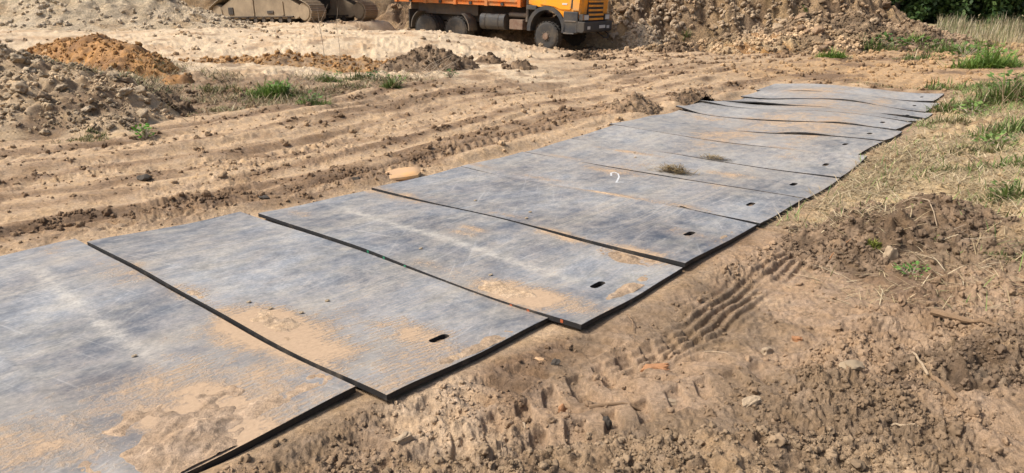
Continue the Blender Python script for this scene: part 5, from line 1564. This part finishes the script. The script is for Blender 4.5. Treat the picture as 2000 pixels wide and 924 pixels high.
# the pale orange slab beside the mats
def slab():
    p = at(787, 346); k = math.hypot(p.x, p.y) / FPX
    w, h, d = 74 * k * 0.5, 0.055, 0.15
    bm = bmesh.new()
    outline = [(-1.0, -0.55), (-0.6, -0.95), (0.2, -0.9), (0.85, -0.75), (1.0, -0.1), (0.9, 0.7), (0.3, 1.0), (-0.5, 0.95), (-0.95, 0.5)]
    lay = []
    for z, s in ((0.0, 0.90), (0.35, 1.0), (0.72, 0.96), (0.95, 0.80), (1.02, 0.5)):
        lay.append([bm.verts.new((a * w * s, b * d * s, z * h * (1 + 0.18 * a))) for a, b in outline])
    for A_, B_ in zip(lay[:-1], lay[1:]):
        for q in range(len(outline)): bm.faces.new((A_[q], A_[(q + 1) % 9], B_[(q + 1) % 9], B_[q]))
    bm.faces.new(lay[0][::-1]); bm.faces.new(lay[-1])
    bmesh.ops.subdivide_edges(bm, edges=list(bm.edges), cuts=1, use_grid_fill=True, smooth=0.4)
    o = part('clay_slab', bm, M_BEIGE, smooth=True)
    o.location = put(p.x, p.y, -0.012); o.rotation_euler = (R(6), R(-2), R(6))
    tag(o, 'smooth pale orange slab lying against the left edge of the mats', 'slab')
slab()

# sand pile on the nearest mat, real relief
def sand_pile(i, px, py, ru, rv, H, label, seed, tone=(0.42, 0.305, 0.200)):
    m = MATS[i]; p = at(px, py)
    ps, pc = strip(p.x, p.y)
    n = 110
    Sg, Cg = np.meshgrid(np.linspace(-1.2, 1.2, n) * rv, np.linspace(-1.2, 1.2, n) * ru)
    s, c = (ps + Sg).ravel(), (pc + Cg).ravel()
    x, y = s * DX + c * NX, s * DY + c * NY
    r = np.sqrt(((c - pc) / ru) ** 2 + ((s - ps) / rv) ** 2) * (1 + 0.5 * fbm(x * 5, y * 5, 3, seed))
    b = H * np.clip(1 - r, 0, 1) ** 0.8 * (1 + 0.8 * fbm(x * 9, y * 9, 3, seed + 1)) + 0.3 * H * clods(x, y, 22, seed + 2) * sst(1.0, 0.7, r)
    T = m['top']
    # height of the mat under it, by a plane through the nearest vertices
    sel = np.hypot(T[:, 0] - p.x, T[:, 1] - p.y) < max(ru, rv) * 1.5
    A = np.c_[T[sel, 0], T[sel, 1], np.ones(sel.sum())]
    co, *_ = np.linalg.lstsq(A, T[sel, 2], rcond=None)
    z = x * co[0] + y * co[1] + co[2] + b - 0.008
    e0 = c - m['cl']
    keep = (r < 1.1) & (e0 < MATW - 0.004) & (e0 > 0.004) & (s > m['s0'] + 0.004) & (s < m['s0'] + m['W'] - 0.004)
    idx = np.arange(n * n).reshape(n, n)
    F = np.stack([idx[:-1, :-1].ravel(), idx[:-1, 1:].ravel(), idx[1:, 1:].ravel(), idx[1:, :-1].ravel()], 1)
    F = F[keep[F].all(1)]
    used = np.unique(F); rm = np.full(n * n, -1); rm[used] = np.arange(len(used))
    x, y, z = x[used], y[used], z[used]
    col = np.array(tone) * (1 + 0.22 * fbm(x * 12, y * 12, 3, seed + 5))[:, None]
    o = mesh_obj('sand_pile', np.stack([x - p.x, y - p.y, z], 1), np.ascontiguousarray(rm[F])[:, ::-1].copy(), M_SOIL, col=np.clip(col, 0.05, 0.7), smooth=True)
    o.location = (p.x, p.y, 0)
    tag(o, label, 'sand pile')
sand_pile(0, 365, 880, 0.34, 0.30, 0.026, 'trampled sand pile on the right end of the nearest mat', 61, (0.34, 0.245, 0.165))
sand_pile(0, 560, 790, 0.09, 0.45, 0.012, 'narrow sand strip along the right edge of the nearest mat', 62, (0.36, 0.26, 0.175))
sand_pile(1, 540, 645, 0.24, 0.10, 0.016, 'sand spill on the near edge of the second mat', 63)
sand_pile(2, 985, 580, 0.24, 0.11, 0.014, 'tread-marked sand spill on the near edge of the third mat', 64)
sand_pile(2, 715, 372, 0.15, 0.12, 0.022, 'mud patch on the left end of the third mat', 65, (0.26, 0.185, 0.12))
sand_pile(2, 1210, 508, 0.24, 0.10, 0.018, 'mud spill in the seam between third and fourth mat', 66, (0.28, 0.20, 0.13))

sand_pile(1, 930, 695, 0.05, 0.42, 0.010, 'thin soil crust along the right edge of the second mat', 67, (0.33, 0.24, 0.16))
sand_pile(2, 1225, 575, 0.05, 0.40, 0.010, 'thin soil crust along the right edge of the third mat', 68, (0.33, 0.24, 0.16))
sand_pile(3, 1400, 480, 0.05, 0.36, 0.010, 'thin soil crust along the right edge of the fourth mat', 69, (0.33, 0.24, 0.16))
sand_pile(1, 330, 447, 0.07, 0.46, 0.012, 'soil spilled over the left end of the second mat', 70, (0.31, 0.22, 0.145))
sand_pile(0, 90, 478, 0.08, 0.40, 0.012, 'soil spilled over the left end of the nearest mat', 71, (0.31, 0.22, 0.145))
sand_pile(1, 380, 590, 0.16, 0.05, 0.012, 'small sand spill halfway along the near edge of the second mat', 72)
sand_pile(4, 1330, 412, 0.22, 0.05, 0.014, 'crumbly soil in the seam at the right part of the fifth mat', 73, (0.33, 0.23, 0.15))
sand_pile(4, 1180, 383, 0.30, 0.035, 0.010, 'sand line along the near seam of the fifth mat', 74)

# chalk 2 on the fifth mat, marks on the near edge of the third
def chalk_two():
    p = at(1205, 353); d, z, m = mat_top(p.x, p.y)
    k = math.hypot(p.x, p.y) / FPX
    # seen upright: x right, y away from the camera
    pts = [(-12, 5), (-8, 13), (2, 16), (9, 11), (6, 2), (-3, -7), (-10, -13), (0, -12), (9, -12)]
    q = [Vector((p.x + a * k * 0.8, p.y + b * k * 3.2, 0)) for a, b in pts]
    fine = []
    for a, b in zip(q[:-1], q[1:]):
        for t in (0, 0.25, 0.5, 0.75): fine.append(a + (b - a) * t)
    fine.append(q[-1])
    V, F = [], []
    for i, c in enumerate(fine):
        t = (fine[min(i + 1, len(fine) - 1)] - fine[max(i - 1, 0)]).normalized()
        u = Vector((-t.y, t.x, 0)) * 0.009 * (0.7 + 0.5 * random.random())
        for sgn in (-1, 1):
            w = c + u * sgn
            T = m['top']; kk = np.argsort(np.hypot(T[:, 0] - w.x, T[:, 1] - w.y))[:4]
            V.append((w.x - m['c'][0], w.y - m['c'][1], float(T[kk, 2].max()) + 0.0015))
        if i: F.append([2 * i - 2, 2 * i - 1, 2 * i + 1, 2 * i])
    o = mesh_obj('chalk_numeral', V, F, M_CHALK, m['o'])
    o['label'] = 'chalk figure 2 drawn on the mat'
chalk_two()
def edge_marks():
    m = MATS[2]
    T = m['top']
    u = (T @ np.array([NX, NY, 0])) - m['cl']; s = T @ np.array([DX, DY, 0])
    near = s - (m['s0'] + m['skew'] * (u - MATW * .5)) < 0.004
    for frac, mat in ((1.35, M_GREEN), (1.52, M_GREEN), (1.72, M_GREEN), (2.62, M_REDMARK), (2.75, M_REDMARK), (2.98, M_REDMARK)):
        ids = np.nonzero(near)[0]
        k = ids[np.argmin(np.abs(u[ids] - frac))]
        c = T[k]
        bm = bmesh.new()
        o1 = Vector((NX, NY, 0)) * 0.009; d1 = Vector((DX, DY, 0))
        c0 = Vector((c[0] - m['c'][0], c[1] - m['c'][1], c[2])) - d1 * 0.002
        vs = [bm.verts.new(c0 - o1 - Vector((0, 0, 0.022))), bm.verts.new(c0 + o1 - Vector((0, 0, 0.022))), bm.verts.new(c0 + o1 - Vector((0, 0, 0.003))), bm.verts.new(c0 - o1 - Vector((0, 0, 0.003)))]
        bm.faces.new(vs)
        part('paint_mark', bm, mat, m['o'])
edge_marks()
# little dark pebbles on the mats
for k, (px, py) in enumerate([(265, 710), (488, 608), (530, 620), (590, 628), (822, 498), (928, 402), (1035, 423), (1028, 437), (958, 550), (1238, 305), (640, 600), (1240, 313)]):
    p = at(px, py); d, z, m = mat_top(p.x, p.y)
    o = bpy.data.objects.new('pebble', clod_meshes[2]); C.objects.link(o)
    s = 0.009
    o.location = (p.x, p.y, z + s * 0.5); o.scale = (s * 1.3, s, s * 0.8)
    tag(o, 'tiny dark crumb lying on the near mats', 'crumb', 'tiny dark crumbs on the mats')
